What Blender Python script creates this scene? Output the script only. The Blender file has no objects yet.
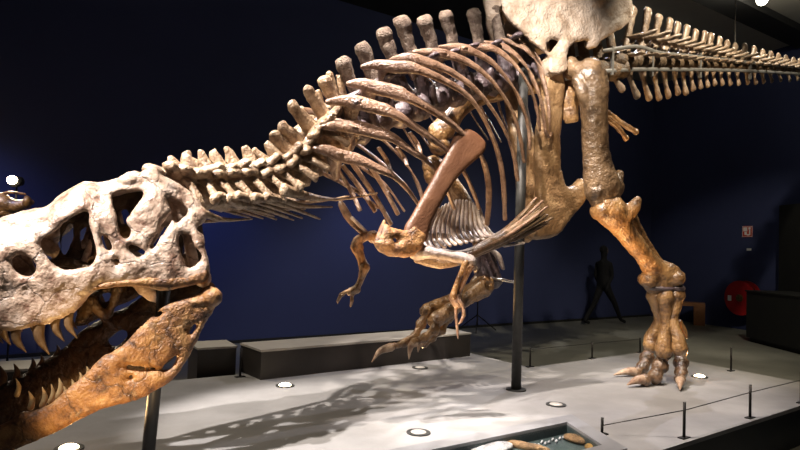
import bpy, math, random
import numpy as np
from mathutils import Vector, Matrix, noise
from mathutils.geometry import tessellate_polygon

R = math.radians
random.seed(7)
SC = bpy.context.scene
COL = SC.collection

# ------------------------------------------------------------------ camera, world, lights, exposure
F_PX = 620.0
PITCH, ROLL = R(2.12), R(1.8)
CAM = Vector((0, 0, 1.6))
HP = 0.35                                    # height of the exhibition platform
fw = Vector((0, math.cos(PITCH), math.sin(PITCH)))
up0 = Vector((0, -math.sin(PITCH), math.cos(PITCH)))
rt0 = Vector((1, 0, 0))
rt = rt0 * math.cos(ROLL) + up0 * math.sin(ROLL)
up = -rt0 * math.sin(ROLL) + up0 * math.cos(ROLL)

cd = bpy.data.cameras.new('camera')
cd.sensor_width = 36.0
cd.lens = 36.0 * F_PX / 800.0
cd.clip_end = 200
cam = bpy.data.objects.new('camera', cd)
COL.objects.link(cam)
M = Matrix((rt, up, -fw)).transposed().to_4x4()
M.translation = CAM
cam.matrix_world = M
SC.camera = cam

SC.view_settings.view_transform = 'Standard'
SC.view_settings.look = 'None'
SC.view_settings.gamma = 1
SC.view_settings.use_curve_mapping = False
SC.view_settings.exposure = 0.0

wd = bpy.data.worlds.new('dark hall')
SC.world = wd
wd.use_nodes = True
wd.node_tree.nodes['Background'].inputs[0].default_value = (0.30, 0.36, 0.55, 1)
wd.node_tree.nodes['Background'].inputs[1].default_value = 0.042


def P(px, py, d):
    """point seen at (px,py) of the 800x450 frame, d metres in front of the camera"""
    return CAM + (fw + rt * ((px - 400) / F_PX) + up * ((225 - py) / F_PX)) * d


def G(px, py, z=HP):
    v = fw + rt * ((px - 400) / F_PX) + up * ((225 - py) / F_PX)
    return CAM + v * ((z - CAM.z) / v.z)


def spot(name, loc, target, power, angle, color, size=0.06, blend=0.5):
    l = bpy.data.lights.new(name, 'SPOT')
    l.energy = power
    l.spot_size = R(angle)
    l.spot_blend = blend
    l.color = color
    l.shadow_soft_size = size
    o = bpy.data.objects.new(name, l)
    COL.objects.link(o)
    o.location = loc
    o.rotation_euler = (Vector(target) - Vector(loc)).to_track_quat('-Z', 'Y').to_euler()
    return o


WARM = (1.0, 0.86, 0.74)
# ceiling spotlights of the hall, all out of view; a few added as fill
spot('spot_light_skull', (-2.9, 1.3, 4.6), (-1.25, 3.37, 1.7), 2700, 30, (1.0, .92, .88), .04)
spot('spot_light_neck', (-1.4, 3.8, 5.9), (-.7, 4.2, 2.0), 2200, 30, (1.0, .90, .82), .04)
spot('spot_light_body', (-.5, 3.9, 5.95), (0.6, 5.0, 2.3), 2600, 40, (1.0, .88, .80), .07)
spot('spot_light_front', (-1.6, 1.6, 5.6), (0.5, 5.0, 2.2), 650, 34, (1.0, .84, .74), .05)
spot('spot_light_hip', (0.1, 2.2, 5.4), (1.40, 5.9, 3.5), 3000, 20, (1.0, .93, .88), .05, 1.0)
spot('spot_light_leg', (0.2, 2.0, 5.7), (2.1, 5.8, 1.9), 950, 34, (1.0, .82, .60), .05)
spot('spot_light_tail', (4.2, 5.4, 6.0), (3.2, 7.4, 3.2), 900, 70, (1.0, .88, .70), .05)
spot('fill_light_tail_tip', (4.9, 7.0, 6.0), (5.7, 9.4, 3.7), 520, 50, (1.0, .90, .74), .05)  # added to brighten the far end of the tail
spot('spot_light_back', (3.4, 9.6, 5.9), (1.2, 5.2, .4), 620, 50, (.95, .90, 1.0), .03)
spot('spot_light_platform', (-3.9, 6.4, 5.6), (-0.2, 5.0, .3), 700, 64, (1.0, .88, .70), .03)
spot('spot_light_belly', (-.4, 7.2, 5.9), (0.42, 5.0, 1.6), 1300, 16, (1.0, .93, .92), .04)
spot('spot_light_side', (-4.6, 3.6, 5.0), (-4.5, 7.1, 2.1), 900, 16, (1.0, .82, .6), .05)
spot('fill_light_foot', (-2.2, 3.2, 5.6), (.1, 5.7, .95), 800, 12, (1.0, .86, .66), .04)  # added to brighten the raised foot
spot('fill_light_case', (1.3, 2.2, 5.6), (1.0, 3.9, .35), 150, 18, (1.0, .92, .80), .04)  # added so the contents of the case show
# blue wash low on the wall behind, from added unseen lights
spot('fill_light_wall_wash', (-5.0, 6.4, 3.0), (-5.6, 7.9, .5), 95, 110, (.32, .43, 1.0), .2, 1.0)
spot('fill_light_wall_wash', (-2.4, 8.2, 3.0), (-3.0, 9.6, .5), 85, 110, (.32, .43, 1.0), .2, 1.0)
spot('fill_light_wall_wash', (0.0, 9.9, 3.0), (-.5, 11.4, .4), 55, 110, (.32, .43, 1.0), .2, 1.0)
spot('fill_light_wall_wash', (2.6, 11.6, 3.0), (2.0, 13.1, .2), 10, 110, (.32, .43, 1.0), .2, 1.0)


# ------------------------------------------------------------------ materials
def mat(name, c1, c2=None, scale=8.0, rough=.6, bump=0.0, bscale=40.0, metal=0.0, spec=.4, emit=None, estr=0, c3=None, crack=0.0):
    m = bpy.data.materials.new(name)
    m.use_nodes = True
    nt = m.node_tree
    b = nt.nodes['Principled BSDF']
    b.inputs['Roughness'].default_value = rough
    b.inputs['Metallic'].default_value = metal
    b.inputs['Specular IOR Level'].default_value = spec
    b.inputs['Base Color'].default_value = (*c1, 1)
    geo = nt.nodes.new('ShaderNodeNewGeometry')
    if c2:
        n = nt.nodes.new('ShaderNodeTexNoise')
        n.inputs['Scale'].default_value = scale
        n.inputs['Detail'].default_value = 6
        n.inputs['Roughness'].default_value = .65
        nt.links.new(geo.outputs['Position'], n.inputs['Vector'])
        r = nt.nodes.new('ShaderNodeValToRGB')
        r.color_ramp.elements[0].position = .36
        r.color_ramp.elements[1].position = .64
        r.color_ramp.elements[0].color = (*c2, 1)
        r.color_ramp.elements[1].color = (*c1, 1)
        if c3:
            e = r.color_ramp.elements.new(.5)
            e.color = (*c3, 1)
        nt.links.new(n.outputs['Fac'], r.inputs['Fac'])
        nt.links.new(r.outputs['Color'], b.inputs['Base Color'])
    if bump:
        n2 = nt.nodes.new('ShaderNodeTexNoise')
        n2.inputs['Scale'].default_value = bscale
        n2.inputs['Detail'].default_value = 5
        nt.links.new(geo.outputs['Position'], n2.inputs['Vector'])
        bp = nt.nodes.new('ShaderNodeBump')
        bp.inputs['Strength'].default_value = bump
        bp.inputs['Distance'].default_value = .02
        nt.links.new(n2.outputs['Fac'], bp.inputs['Height'])
        nt.links.new(bp.outputs['Normal'], b.inputs['Normal'])
    if crack:
        dn = nt.nodes.new('ShaderNodeTexNoise'); dn.inputs['Scale'].default_value = crack * 1.6; dn.inputs['Detail'].default_value = 4
        nt.links.new(geo.outputs['Position'], dn.inputs['Vector'])
        ma = nt.nodes.new('ShaderNodeVectorMath'); ma.operation = 'MULTIPLY_ADD'
        ma.inputs[1].default_value = (.9 / crack,) * 3
        nt.links.new(dn.outputs['Color'], ma.inputs[0]); nt.links.new(geo.outputs['Position'], ma.inputs[2])
        vo = nt.nodes.new('ShaderNodeTexVoronoi'); vo.feature = 'DISTANCE_TO_EDGE'; vo.inputs['Scale'].default_value = crack
        nt.links.new(ma.outputs[0], vo.inputs['Vector'])
        cr_ = nt.nodes.new('ShaderNodeMapRange'); cr_.inputs['From Min'].default_value = .0; cr_.inputs['From Max'].default_value = .035
        cr_.inputs['To Min'].default_value = .45; cr_.inputs['To Max'].default_value = 1.0
        nt.links.new(vo.outputs['Distance'], cr_.inputs['Value'])
        mx = nt.nodes.new('ShaderNodeMix'); mx.data_type = 'RGBA'; mx.blend_type = 'MULTIPLY'; mx.inputs[0].default_value = 1
        nt.links.new(r.outputs['Color'], mx.inputs[6]); nt.links.new(cr_.outputs[0], mx.inputs[7])
        nt.links.new(mx.outputs[2], b.inputs['Base Color'])
        b2 = nt.nodes.new('ShaderNodeBump'); b2.inputs['Strength'].default_value = .4; b2.inputs['Distance'].default_value = .012
        nt.links.new(cr_.outputs[0], b2.inputs['Height'])
        if bump: nt.links.new(bp.outputs['Normal'], b2.inputs['Normal'])
        nt.links.new(b2.outputs['Normal'], b.inputs['Normal'])
    if emit:
        b.inputs['Emission Color'].default_value = (*emit, 1)
        b.inputs['Emission Strength'].default_value = estr
    return m


B_SKULL = mat('pale fossil bone', (.62, .49, .40), (.20, .11, .07), 11, .42, .4, 70, c3=(.50, .36, .26), crack=4)
B_MOUTH = mat('mouth bone in shade tone', (.13, .075, .035), (.035, .02, .012), 8, .4, .8, 40, c3=(.075, .045, .022), crack=5)
B_JAW = mat('amber fossil bone', (.40, .215, .075), (.085, .034, .013), 12, .45, .6, 80, c3=(.27, .125, .04), crack=4)
B_NECK = mat('tan fossil bone', (.50, .37, .24), (.15, .085, .045), 13, .45, .8, 60, c3=(.36, .24, .14))
B_SPINE = mat('grey brown rough bone', (.25, .195, .15), (.08, .05, .036), 18, .7, 1.0, 90, c3=(.165, .12, .088))
B_DARK = mat('dark violet brown bone', (.15, .11, .12), (.04, .028, .03), 12, .42, .7, 40, c3=(.085, .06, .065))
B_RIB = mat('brown rib bone', (.33, .205, .135), (.12, .062, .036), 10, .34, .7, 60, c3=(.235, .14, .088))
B_CAST = mat('smooth reddish brown cast', (.155, .072, .036), (.11, .048, .024), 5, .45, .25, 60)
B_HIP = mat('pale ochre pelvis bone', (.50, .40, .31), (.29, .20, .13), 7, .5, .7, 45, c3=(.42, .32, .235))
B_FEMUR = mat('grey brown thigh bone', (.24, .155, .085), (.075, .045, .024), 9, .34, .7, 40, c3=(.16, .10, .053))
B_PUBIS = mat('golden brown pelvis bone', (.40, .26, .13), (.17, .095, .04), 6, .42, .7, 40, c3=(.30, .18, .085))
B_LEG = mat('honey brown leg bone', (.34, .195, .075), (.075, .036, .014), 9, .30, .8, 45, c3=(.24, .13, .05))
B_TOE = mat('dark brown toe bone', (.22, .13, .07), (.05, .03, .018), 11, .32, .8, 45, c3=(.12, .068, .035))
B_GAST = mat('pale grey pink bone', (.60, .52, .47), (.24, .17, .14), 12, .45, .4, 60)
B_TAIL = mat('tan tail bone', (.44, .34, .23), (.13, .08, .045), 14, .45, .8, 60, c3=(.30, .20, .12))
B_TAILC = mat('dark tail core bone', (.20, .13, .07), (.07, .045, .025), 12, .5, .7, 50)
B_TOOTH = mat('brown enamel tooth', (.19, .125, .065), (.09, .055, .03), 16, .28, .2, 50)
B_PTOOTH = mat('pale enamel tooth', (.36, .25, .12), (.26, .17, .08), 16, .3, .2, 50)
B_CLAW = mat('pale horn claw', (.46, .34, .24), (.20, .11, .07), 14, .36, .3, 50)

for m_ in (B_SKULL, B_JAW, B_NECK, B_RIB, B_HIP, B_FEMUR, B_PUBIS, B_LEG, B_TAIL, B_GAST, B_DARK, B_TOE):
    q_ = m_.node_tree.nodes['Principled BSDF']          # the lacquer of prepared fossil bone
    q_.inputs['Coat Weight'].default_value = .55
    q_.inputs['Coat Roughness'].default_value = .30
    q_.inputs['Specular IOR Level'].default_value = .6
B_JAW.node_tree.nodes['Principled BSDF'].inputs['Coat Weight'].default_value = .15
B_JAW.node_tree.nodes['Principled BSDF'].inputs['Roughness'].default_value = .5
PLAT = mat('pale grey platform', (.26, .255, .252), (.195, .19, .185), 1.6, .62, .05, 60, spec=.3)
PLATSIDE = mat('dark platform side', (.020, .024, .026), (.016, .019, .021), 2, .6)
FLOORM = mat('olive grey hall floor', (.18, .178, .15), (.13, .13, .108), 1.2, .45, .03, 40)
WALLM = mat('navy painted wall', (.030, .040, .108), (.027, .036, .098), .8, .85, .04, 20)
WALLR = mat('dark navy side wall', (.014, .022, .06), (.011, .018, .05), .8, .85)
CEILM = mat('dark grey ceiling', (.34, .33, .29), (.30, .29, .26), 1.5, .8)
BEAMM = mat('black ceiling duct and shade sheet', (.02, .02, .02), (.014, .014, .014), 2, .7)
BOXM = mat('dark brown lacquer box', (.032, .027, .024), (.023, .019, .017), 3, .5)
BLACKM = mat('matt black cabinet', (.012, .012, .010), (.009, .009, .008), 3, .7)
STEEL = mat('dark grey steel', (.045, .045, .042), (.032, .032, .03), 10, .5, .0, 40, .35)
POSTM = mat('black steel post', (.02, .018, .016), (.014, .012, .011), 10, .45, 0, 40, .5)
RAILM = mat('grey steel rail', (.20, .19, .165), (.14, .13, .115), 10, .5, 0, 40, .2)
CHROME = mat('bright steel rod', (.6, .62, .64), None, 10, .25, 0, 40, .95)
REDM = mat('fire red enamel', (.40, .012, .012), (.33, .010, .010), 4, .4)
WHITEM = mat('white enamel', (.75, .75, .72), None, 4, .5)
SIGNRED = mat('sign red', (.55, .06, .03), (.48, .05, .025), 6, .5)
BRASS = mat('worn brass hub', (.35, .27, .10), (.2, .15, .05), 20, .4, 0, 40, .8)
WOOD = mat('orange brown bench wood', (.30, .13, .05), (.20, .08, .03), 4, .5, .2, 30)
CLOTH = mat('black clothing', (.004, .004, .005), (.003, .003, .004), 6, .9)
SKIN = mat('dim skin', (.20, .12, .09), (.17, .10, .075), 8, .6)
LAMPW = mat('lit warm lamp lens', (.9, .85, .75), None, 4, .3, emit=(1.0, .78, .48), estr=14)
LAMPD = mat('dim lamp lens', (.30, .28, .26), None, 4, .2, emit=(1.0, .85, .70), estr=.25)
LAMPC = mat('lit ceiling lamp lens', (.9, .85, .75), None, 4, .3, emit=(1.0, .93, .70), estr=25)
LAMPL = mat('lit stand lamp lens', (.9, .85, .75), None, 4, .3, emit=(1.0, .78, .55), estr=40)
CASEB = mat('dark display lining', (.07, .10, .095), (.03, .045, .043), 5, .5)
FOSS1 = mat('grey fossil', (.62, .62, .62), (.20, .20, .20), 14, .5, .8, 40)
FOSS2 = mat('amber fossil', (.50, .30, .08), (.16, .09, .03), 12, .5, .8, 40)
SAND = mat('brown fossil sand', (.36, .22, .10), (.10, .06, .03), 16, .8, .6, 60)
GLASS = bpy.data.materials.new('display glass')
GLASS.use_nodes = True
gt = GLASS.node_tree
gt.nodes.clear()
go, gm = gt.nodes.new('ShaderNodeOutputMaterial'), gt.nodes.new('ShaderNodeMixShader')
gf, ga, gb = gt.nodes.new('ShaderNodeLayerWeight'), gt.nodes.new('ShaderNodeBsdfTransparent'), gt.nodes.new('ShaderNodeBsdfGlossy')
gf.inputs['Blend'].default_value = .5
gp = gt.nodes.new('ShaderNodeMath'); gp.operation = 'POWER'; gp.inputs[1].default_value = 5.0
gt.links.new(gf.outputs['Facing'], gp.inputs[0])
gb.inputs['Roughness'].default_value = .02
gt.links.new(gp.outputs[0], gm.inputs[0]); gt.links.new(ga.outputs[0], gm.inputs[1]); gt.links.new(gb.outputs[0], gm.inputs[2])
gt.links.new(gm.outputs[0], go.inputs['Surface'])
RIMM = mat('grey case rim', (.20, .20, .205), (.175, .175, .18), 4, .5)


# ------------------------------------------------------------------ geometry helpers
def cr(pts, n, closed=False):
    """Catmull-Rom through rows of an array, n samples"""
    A = np.array(pts, float)
    k = len(A)
    if k == 2 and not closed:
        t = np.linspace(0, 1, n)[:, None]
        return A[0] * (1 - t) + A[1] * t
    if closed:
        Q = np.vstack([A[-1], A, A[0], A[1]])
        segs = k
    else:
        Q = np.vstack([2 * A[0] - A[1], A, 2 * A[-1] - A[-2]])
        segs = k - 1
    ts = np.linspace(0, segs, n, endpoint=not closed)
    i = np.minimum(ts.astype(int), segs - 1)
    u = (ts - i)[:, None]
    p0, p1, p2, p3 = Q[i], Q[i + 1], Q[i + 2], Q[i + 3]
    return .5 * (2 * p1 + (p2 - p0) * u + (2 * p0 - 5 * p1 + 4 * p2 - p3) * u ** 2 + (3 * p1 - p0 - 3 * p2 + p3) * u ** 3)


def poly_smooth(pts, sub=4):
    return cr(pts, len(pts) * sub, True)


def inside(poly, X, Y):
    x0, y0 = poly[:, 0], poly[:, 1]
    x1, y1 = np.roll(x0, -1), np.roll(y0, -1)
    res = np.zeros(X.shape, bool)
    for a, b, c, d in zip(x0, y0, x1, y1):
        if b == d:
            continue
        hit = ((b > Y) != (d > Y)) & (X < (c - a) * (Y - b) / (d - b) + a)
        res ^= hit
    return res


def near_boundary(polys, X, Y):
    best = np.full(X.shape, 1e9)
    bx, by = X.copy(), Y.copy()
    for poly in polys:
        Q = np.roll(poly, -1, 0)
        for (a, b), (c, d) in zip(poly, Q):
            l2 = (c - a) ** 2 + (d - b) ** 2 + 1e-12
            t = np.clip(((X - a) * (c - a) + (Y - b) * (d - b)) / l2, 0, 1)
            qx, qy = a + t * (c - a), b + t * (d - b)
            dd = np.hypot(X - qx, Y - qy)
            m = dd < best
            best = np.where(m, dd, best)
            bx = np.where(m, qx, bx)
            by = np.where(m, qy, by)
    return best, bx, by


TEX = {}


def clouds(scale):
    if scale not in TEX:
        t = bpy.data.textures.new('bone noise', 'CLOUDS')
        t.noise_scale = scale
        t.noise_depth = 3
        TEX[scale] = t
    return TEX[scale]


class MB:
    def __init__(s):
        s.V, s.F = [], []

    def add(s, vs, fs):
        o = len(s.V)
        s.V += [tuple(v) for v in vs]
        s.F += [tuple(i + o for i in f) for f in fs]
        return s

    def tube(s, pts, r, ref=None, seg=10, step=.03, cap=True):
        pts = [Vector(p) for p in pts]
        rr = [(x, x) if not isinstance(x, (tuple, list)) else tuple(x) for x in r]
        L = sum((pts[i + 1] - pts[i]).length for i in range(len(pts) - 1))
        n = max(len(pts), 3, int(L / step) + 1)
        if len(pts) == 2 and step > 5:
            n = 2
        C = cr([list(p) + list(q) for p, q in zip(pts, rr)], n)
        X = [Vector(c[:3]) for c in C]
        W = [(max(c[3], .0005), max(c[4], .0005)) for c in C]
        T = []
        for i in range(n):
            t = X[min(i + 1, n - 1)] - X[max(i - 1, 0)]
            T.append(t.normalized() if t.length > 1e-9 else Vector((0, 0, 1)))
        rf = Vector(ref) if ref is not None else None
        if rf is None:
            rf = Vector((0, 0, 1)) if abs(T[0].z) < .8 else Vector((1, 0, 0))
        rings = []
        prev = rf
        for i in range(n):
            b = prev if ref is None else rf
            a = b - T[i] * b.dot(T[i])
            if a.length < 1e-3:
                a = prev - T[i] * prev.dot(T[i])
            if a.length < 1e-3:
                a = T[i].orthogonal()
            a.normalize()
            prev = a
            rings.append((X[i], a, T[i].cross(a), W[i]))
        if cap:
            m0, m1 = min(W[0]), min(W[-1])
            pre = [(X[0] - T[0] * m0 * math.sin(R(q)), rings[0][1], rings[0][2],
                    (W[0][0] - m0 + m0 * math.cos(R(q)), W[0][1] - m0 + m0 * math.cos(R(q)))) for q in (75, 45)]
            post = [(X[-1] + T[-1] * m1 * math.sin(R(q)), rings[-1][1], rings[-1][2],
                     (W[-1][0] - m1 + m1 * math.cos(R(q)), W[-1][1] - m1 + m1 * math.cos(R(q)))) for q in (45, 75)]
            rings = pre + rings + post
        vs, fs = [], []
        for (x, a, b, w) in rings:
            for k in range(seg):
                q = 2 * math.pi * k / seg
                vs.append(x + a * (w[0] * math.cos(q)) + b * (w[1] * math.sin(q)))
        m = len(rings)
        for i in range(m - 1):
            for k in range(seg):
                k2 = (k + 1) % seg
                fs.append((i * seg + k, i * seg + k2, (i + 1) * seg + k2, (i + 1) * seg + k))
        fs.append(tuple(reversed(range(seg))))
        fs.append(tuple((m - 1) * seg + k for k in range(seg)))
        return s.add(vs, fs)

    def blob(s, c, rad, X=None, Y=None, Z=None, seg=14, rings=9):
        if isinstance(rad, (int, float)):
            rad = (rad, rad, rad)
        X = X or Vector((1, 0, 0)); Y = Y or Vector((0, 1, 0)); Z = Z or Vector((0, 0, 1))
        c = Vector(c)
        vs = [c - Z * rad[2]]
        for i in range(1, rings):
            th = math.pi * i / rings
            for k in range(seg):
                q = 2 * math.pi * k / seg
                vs.append(c + X * rad[0] * math.sin(th) * math.cos(q) + Y * rad[1] * math.sin(th) * math.sin(q) - Z * rad[2] * math.cos(th))
        vs.append(c + Z * rad[2])
        fs = []
        for k in range(seg):
            fs.append((0, 1 + (k + 1) % seg, 1 + k))
            for i in range(rings - 2):
                a = 1 + i * seg
                fs.append((a + k, a + (k + 1) % seg, a + seg + (k + 1) % seg, a + seg + k))
            a = 1 + (rings - 2) * seg
            fs.append((a + k, a + (k + 1) % seg, len(vs) - 1))
        return s.add(vs, fs)

    def box(s, c, size, X=None, Y=None, Z=None):
        X = X or Vector((1, 0, 0)); Y = Y or Vector((0, 1, 0)); Z = Z or Vector((0, 0, 1))
        c = Vector(c)
        vs = [c + X * size[0] / 2 * a + Y * size[1] / 2 * b + Z * size[2] / 2 * d for d in (-1, 1) for b in (-1, 1) for a in (-1, 1)]
        return s.add(vs, [(0, 2, 3, 1), (4, 5, 7, 6), (0, 1, 5, 4), (2, 6, 7, 3), (0, 4, 6, 2), (1, 3, 7, 5)])

    def prism(s, poly, z0, z1, holes=()):
        loops = [[Vector((p[0], p[1], 0)) for p in poly]] + [[Vector((p[0], p[1], 0)) for p in h] for h in holes]
        flat = [p for l in loops for p in l]
        n = len(flat)
        tris = tessellate_polygon(loops)
        vs = [(p.x, p.y, z0) for p in flat] + [(p.x, p.y, z1) for p in flat]
        fs = []
        for t in tris:
            a, b, c = (flat[i] for i in t)
            if (b - a).cross(c - a).z < 0:
                t = t[::-1]
            fs.append(tuple(i + n for i in t)); fs.append(tuple(reversed(t)))
        o = 0
        for l in loops:
            k = len(l)
            for i in range(k):
                j = (i + 1) % k
                fs.append((o + i, o + j, o + j + n, o + i + n))
            o += k
        return s.add(vs, fs)

    def plate(s, outer, holes, cell, base, N, t0, t1, rad, sm=4, bulge=None):
        """a bone sheet with real thickness: outline traced in px, base(px,py) puts it on its own surface"""
        po = poly_smooth(outer, sm) if sm else np.array(outer, float)
        ph = [poly_smooth(h, sm) if sm else np.array(h, float) for h in holes]
        x0, y0 = po.min(0) - cell; x1, y1 = po.max(0) + cell
        nx, ny = int((x1 - x0) / cell) + 1, int((y1 - y0) / cell) + 1
        cx, cy = np.meshgrid(x0 + (np.arange(nx) + .5) * cell, y0 + (np.arange(ny) + .5) * cell, indexing='ij')
        inc = inside(po, cx, cy)
        for h in ph:
            inc &= ~inside(h, cx, cy)
        gx, gy = np.meshgrid(x0 + np.arange(nx + 1) * cell, y0 + np.arange(ny + 1) * cell, indexing='ij')
        pad = np.zeros((nx + 2, ny + 2), int); pad[1:-1, 1:-1] = inc
        cnt = pad[:-1, :-1] + pad[1:, :-1] + pad[:-1, 1:] + pad[1:, 1:]
        dist, qx, qy = near_boundary([po] + ph, gx, gy)
        bd = (cnt > 0) & (cnt < 4) & (dist < 1.3 * cell)
        gx = np.where(bd, qx, gx); gy = np.where(bd, qy, gy); dist = np.where((cnt > 0) & (cnt < 4), 0, dist)
        idx = -np.ones((nx + 1, ny + 1), int)
        vs, fs = [], []
        N = Vector(N)
        for i, j in zip(*np.where(cnt > 0)):
            q = min(dist[i, j] / rad, 1)
            h = t0 + (t1 - t0) * math.sqrt(max(0, 1 - (1 - q) ** 2))
            b = base(gx[i, j], gy[i, j])
            k = bulge(gx[i, j], gy[i, j]) if bulge else 0
            idx[i, j] = len(vs)
            vs.append(b + N * (h + k)); vs.append(b + N * (k - h))
        for i, j in zip(*np.where(inc)):
            a, b, c, d = idx[i, j], idx[i + 1, j], idx[i + 1, j + 1], idx[i, j + 1]
            fs.append((a, d, c, b)); fs.append((a + 1, b + 1, c + 1, d + 1))
            for (u, v, di, dj) in ((a, b, 0, -1), (b, c, 1, 0), (c, d, 0, 1), (d, a, -1, 0)):
                ii, jj = i + di, j + dj
                if not (0 <= ii < nx and 0 <= jj < ny and inc[ii, jj]):
                    fs.append((u, v, v + 1, u + 1))
        return s.add(vs, fs)

    def build(s, name, m, parent=None, disp=None, remesh=None, smooth=True, loc=None):
        A = np.array(s.V)
        c = A.min(0) * .5 + A.max(0) * .5
        c[2] = A[:, 2].min()
        if loc is not None:
            c = np.array(loc)
        me = bpy.data.meshes.new(name)
        me.from_pydata((A - c).tolist(), [], s.F)
        me.update()
        if smooth:
            me.polygons.foreach_set('use_smooth', [True] * len(me.polygons))
        me.materials.append(m)
        o = bpy.data.objects.new(name, me)
        COL.objects.link(o)
        pw = Vector((0, 0, 0))
        q = parent
        while q is not None:
            pw += q.location
            q = q.parent
        if parent is not None:
            o.parent = parent
        o.location = Vector(c) - pw
        if remesh:
            r = o.modifiers.new('fuse', 'REMESH'); r.mode = 'VOXEL'; r.voxel_size = remesh; r.use_smooth_shade = True
            k = o.modifiers.new('soften', 'SMOOTH'); k.factor = .5; k.iterations = 3
        for (st, scl) in (disp or []):
            d = o.modifiers.new('rugose', 'DISPLACE')
            d.texture = clouds(scl); d.texture_coords = 'GLOBAL'; d.strength = st; d.mid_level = .5
        return o


def tag(o, label, cat, group=None, kind=None):
    o['label'] = label
    o['category'] = cat
    if group: o['group'] = group
    if kind: o['kind'] = kind
    return o


def thing(name, label, cat, loc, group=None):
    o = bpy.data.objects.new(name, None)
    o.empty_display_size = .1
    COL.objects.link(o)
    o.location = loc
    return tag(o, label, cat, group)


def struct(o):
    o['kind'] = 'structure'
    return o


# ------------------------------------------------------------------ the hall
wl = G(200, 345.6, 0); wc = G(650, 316, 0); wr = G(800, 338, 0)
dl = (wl - wc).normalized(); dr = (wr - wc).normalized()
CEIL = 6.2


def wall(name, a, b, m, t=.2):
    d = (b - a).normalized()
    n = Vector((-d.y, d.x, 0))
    if n.dot(a - CAM) < 0:
        n = -n
    return struct(MB().prism([a, b, b + n * t, a + n * t][:], 0, CEIL).build(name, m, smooth=False))


WLE = wc + dl * 22
WRE = wc + dr * 14
wall('wall_back', WLE, wc, WALLM)
wall('wall_right', wc, WRE, WALLM)
struct(MB().prism([(-14, -4), (12, -4), (14, 18), (4, 20), (-14, 10)], -.1, 0).build('floor', FLOORM, smooth=False))
struct(MB().prism([(-14, -4), (12, -4), (14, 18), (4, 20), (-14, 10)], CEIL, CEIL + .1).build('ceiling', CEILM, smooth=False))
# plinth strip along the back wall
nb = Vector((dl.y, -dl.x, 0))
if nb.dot(CAM - wc) < 0:
    nb = -nb
struct(MB().prism([WLE, wc, wc + nb * .02, WLE + nb * .02], 0, .05).build('baseboard_back', BLACKM, smooth=False))
# dark duct across the ceiling
struct(MB().box((6.5, 11.40, CEIL - .07), (4.6, .5, .14), Vector((.82, .57, 0)), Vector((-.57, .82, 0))).build('ceiling_beam', BEAMM, smooth=False))
struct(MB().prism([(-13, 5.5), (2.9, 5.5), (2.9, 19), (-13, 10.5)], CEIL - .22, CEIL - .02).build('ceiling_shade_sheet', BEAMM, smooth=False))  # added black sheet, stands in for the unlit ceiling on the left

# ------------------------------------------------------------------ platform
e1 = G(662, 450); e2 = G(800, 406)
fd = (e2 - e1).normalized()
right_tip = G(847, 391)
bl1, bl2 = G(200, 378), G(470, 353)
bd = (bl1 - bl2).normalized()
CA = G(567, 425); CB = G(452, 449); CC = G(605, 450)
cu = (CB - CA).normalized(); cv = (CC - CA).normalized()
case_in = [CA, CA + cu * 1.5, CA + cu * 1.5 + cv * .52, CA + cv * .52]


def grow(poly, k):
    c = sum(poly, Vector()) / len(poly)
    out = []
    n = len(poly)
    for i in range(n):
        a = (poly[i] - poly[i - 1]).normalized(); b = (poly[(i + 1) % n] - poly[i]).normalized()
        na = Vector((a.y, -a.x, 0)); nbv = Vector((b.y, -b.x, 0))
        if na.dot(poly[i] - c) < 0: na = -na
        if nbv.dot(poly[i] - c) < 0: nbv = -nbv
        h = (na + nbv).normalized()
        out.append(poly[i] + h * (k / max(.3, h.dot(na))))
    return out


case_hole = grow(case_in, .02)
front_l = e1 - fd * 3.0
outline = [front_l, right_tip, G(642, 352), G(530, 367.5), G(470, 353), bl2 + bd * 9.5, Vector((-8.5, 1.2, 0))]
plat = MB().prism(outline, HP - .03, HP, [case_hole]).build('exhibition_platform', PLAT, smooth=False)
tag(plat, 'pale grey angular museum platform that carries the dinosaur skeleton', 'platform')
inner = [p + (Vector((0, 5, 0)) - p).normalized() * .04 for p in outline]
sd = MB().prism(inner, 0, HP - .03, [grow(case_in, .05)]).build('plinth_side', PLATSIDE, plat, smooth=False)

# ------------------------------------------------------------------ the skeleton
SKEL = thing('dinosaur_skeleton', 'huge mounted brown tyrannosaur skeleton striding with lowered open-jawed head and long tail', 'skeleton', G(662, 384))

SX = [-120, 160, 200, 250, 300, 340, 370, 409, 447, 486, 508, 560, 620, 660, 720, 760, 800, 840]
SD = [3.2, 3.6, 3.8, 4.08, 4.38, 4.7, 4.9, 5.1, 5.4, 5.7, 5.87, 6.2, 6.6, 7.0, 7.9, 8.6, 9.5, 10.5]


def sd_(px):
    return float(np.interp(px, SX, SD))


def S(px, py, off=0):
    """a point on (or off metres to the near side of) the animal's midline"""
    return P(px, py, sd_(px) - off)


LEFT = Vector((.56, -.83, 0)).normalized()       # the animal's left, towards the visitor
BACK = Vector((.83, .56, 0)).normalized()
UPZ = Vector((0, 0, 1))
FINE = [(.008, .05)]
MED = [(.016, .10), (.006, .03)]

# --- skull: traced bones on the cheek plane, mirrored to the other side, fused
SKA = P(200, 215, 3.42)
SKF = Vector((-.94, -.34, 0)).normalized()
SKN = Vector((.34, -.94, 0)).normalized()


def cheek(px, py):
    v = fw + rt * ((px - 400) / F_PX) + up * ((225 - py) / F_PX)
    t = (SKA - CAM).dot(SKN) / v.dot(SKN)
    return CAM + v * t


topx = [-120, -105, -80, -40, 0, 16, 43, 56, 67, 83, 99, 119, 129, 143, 153, 164, 180, 193, 200, 212]
topy = [285, 262, 243, 228, 217, 211, 206, 195, 186, 179, 181, 173, 168, 170, 166, 170, 185, 197, 211, 225]


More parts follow.
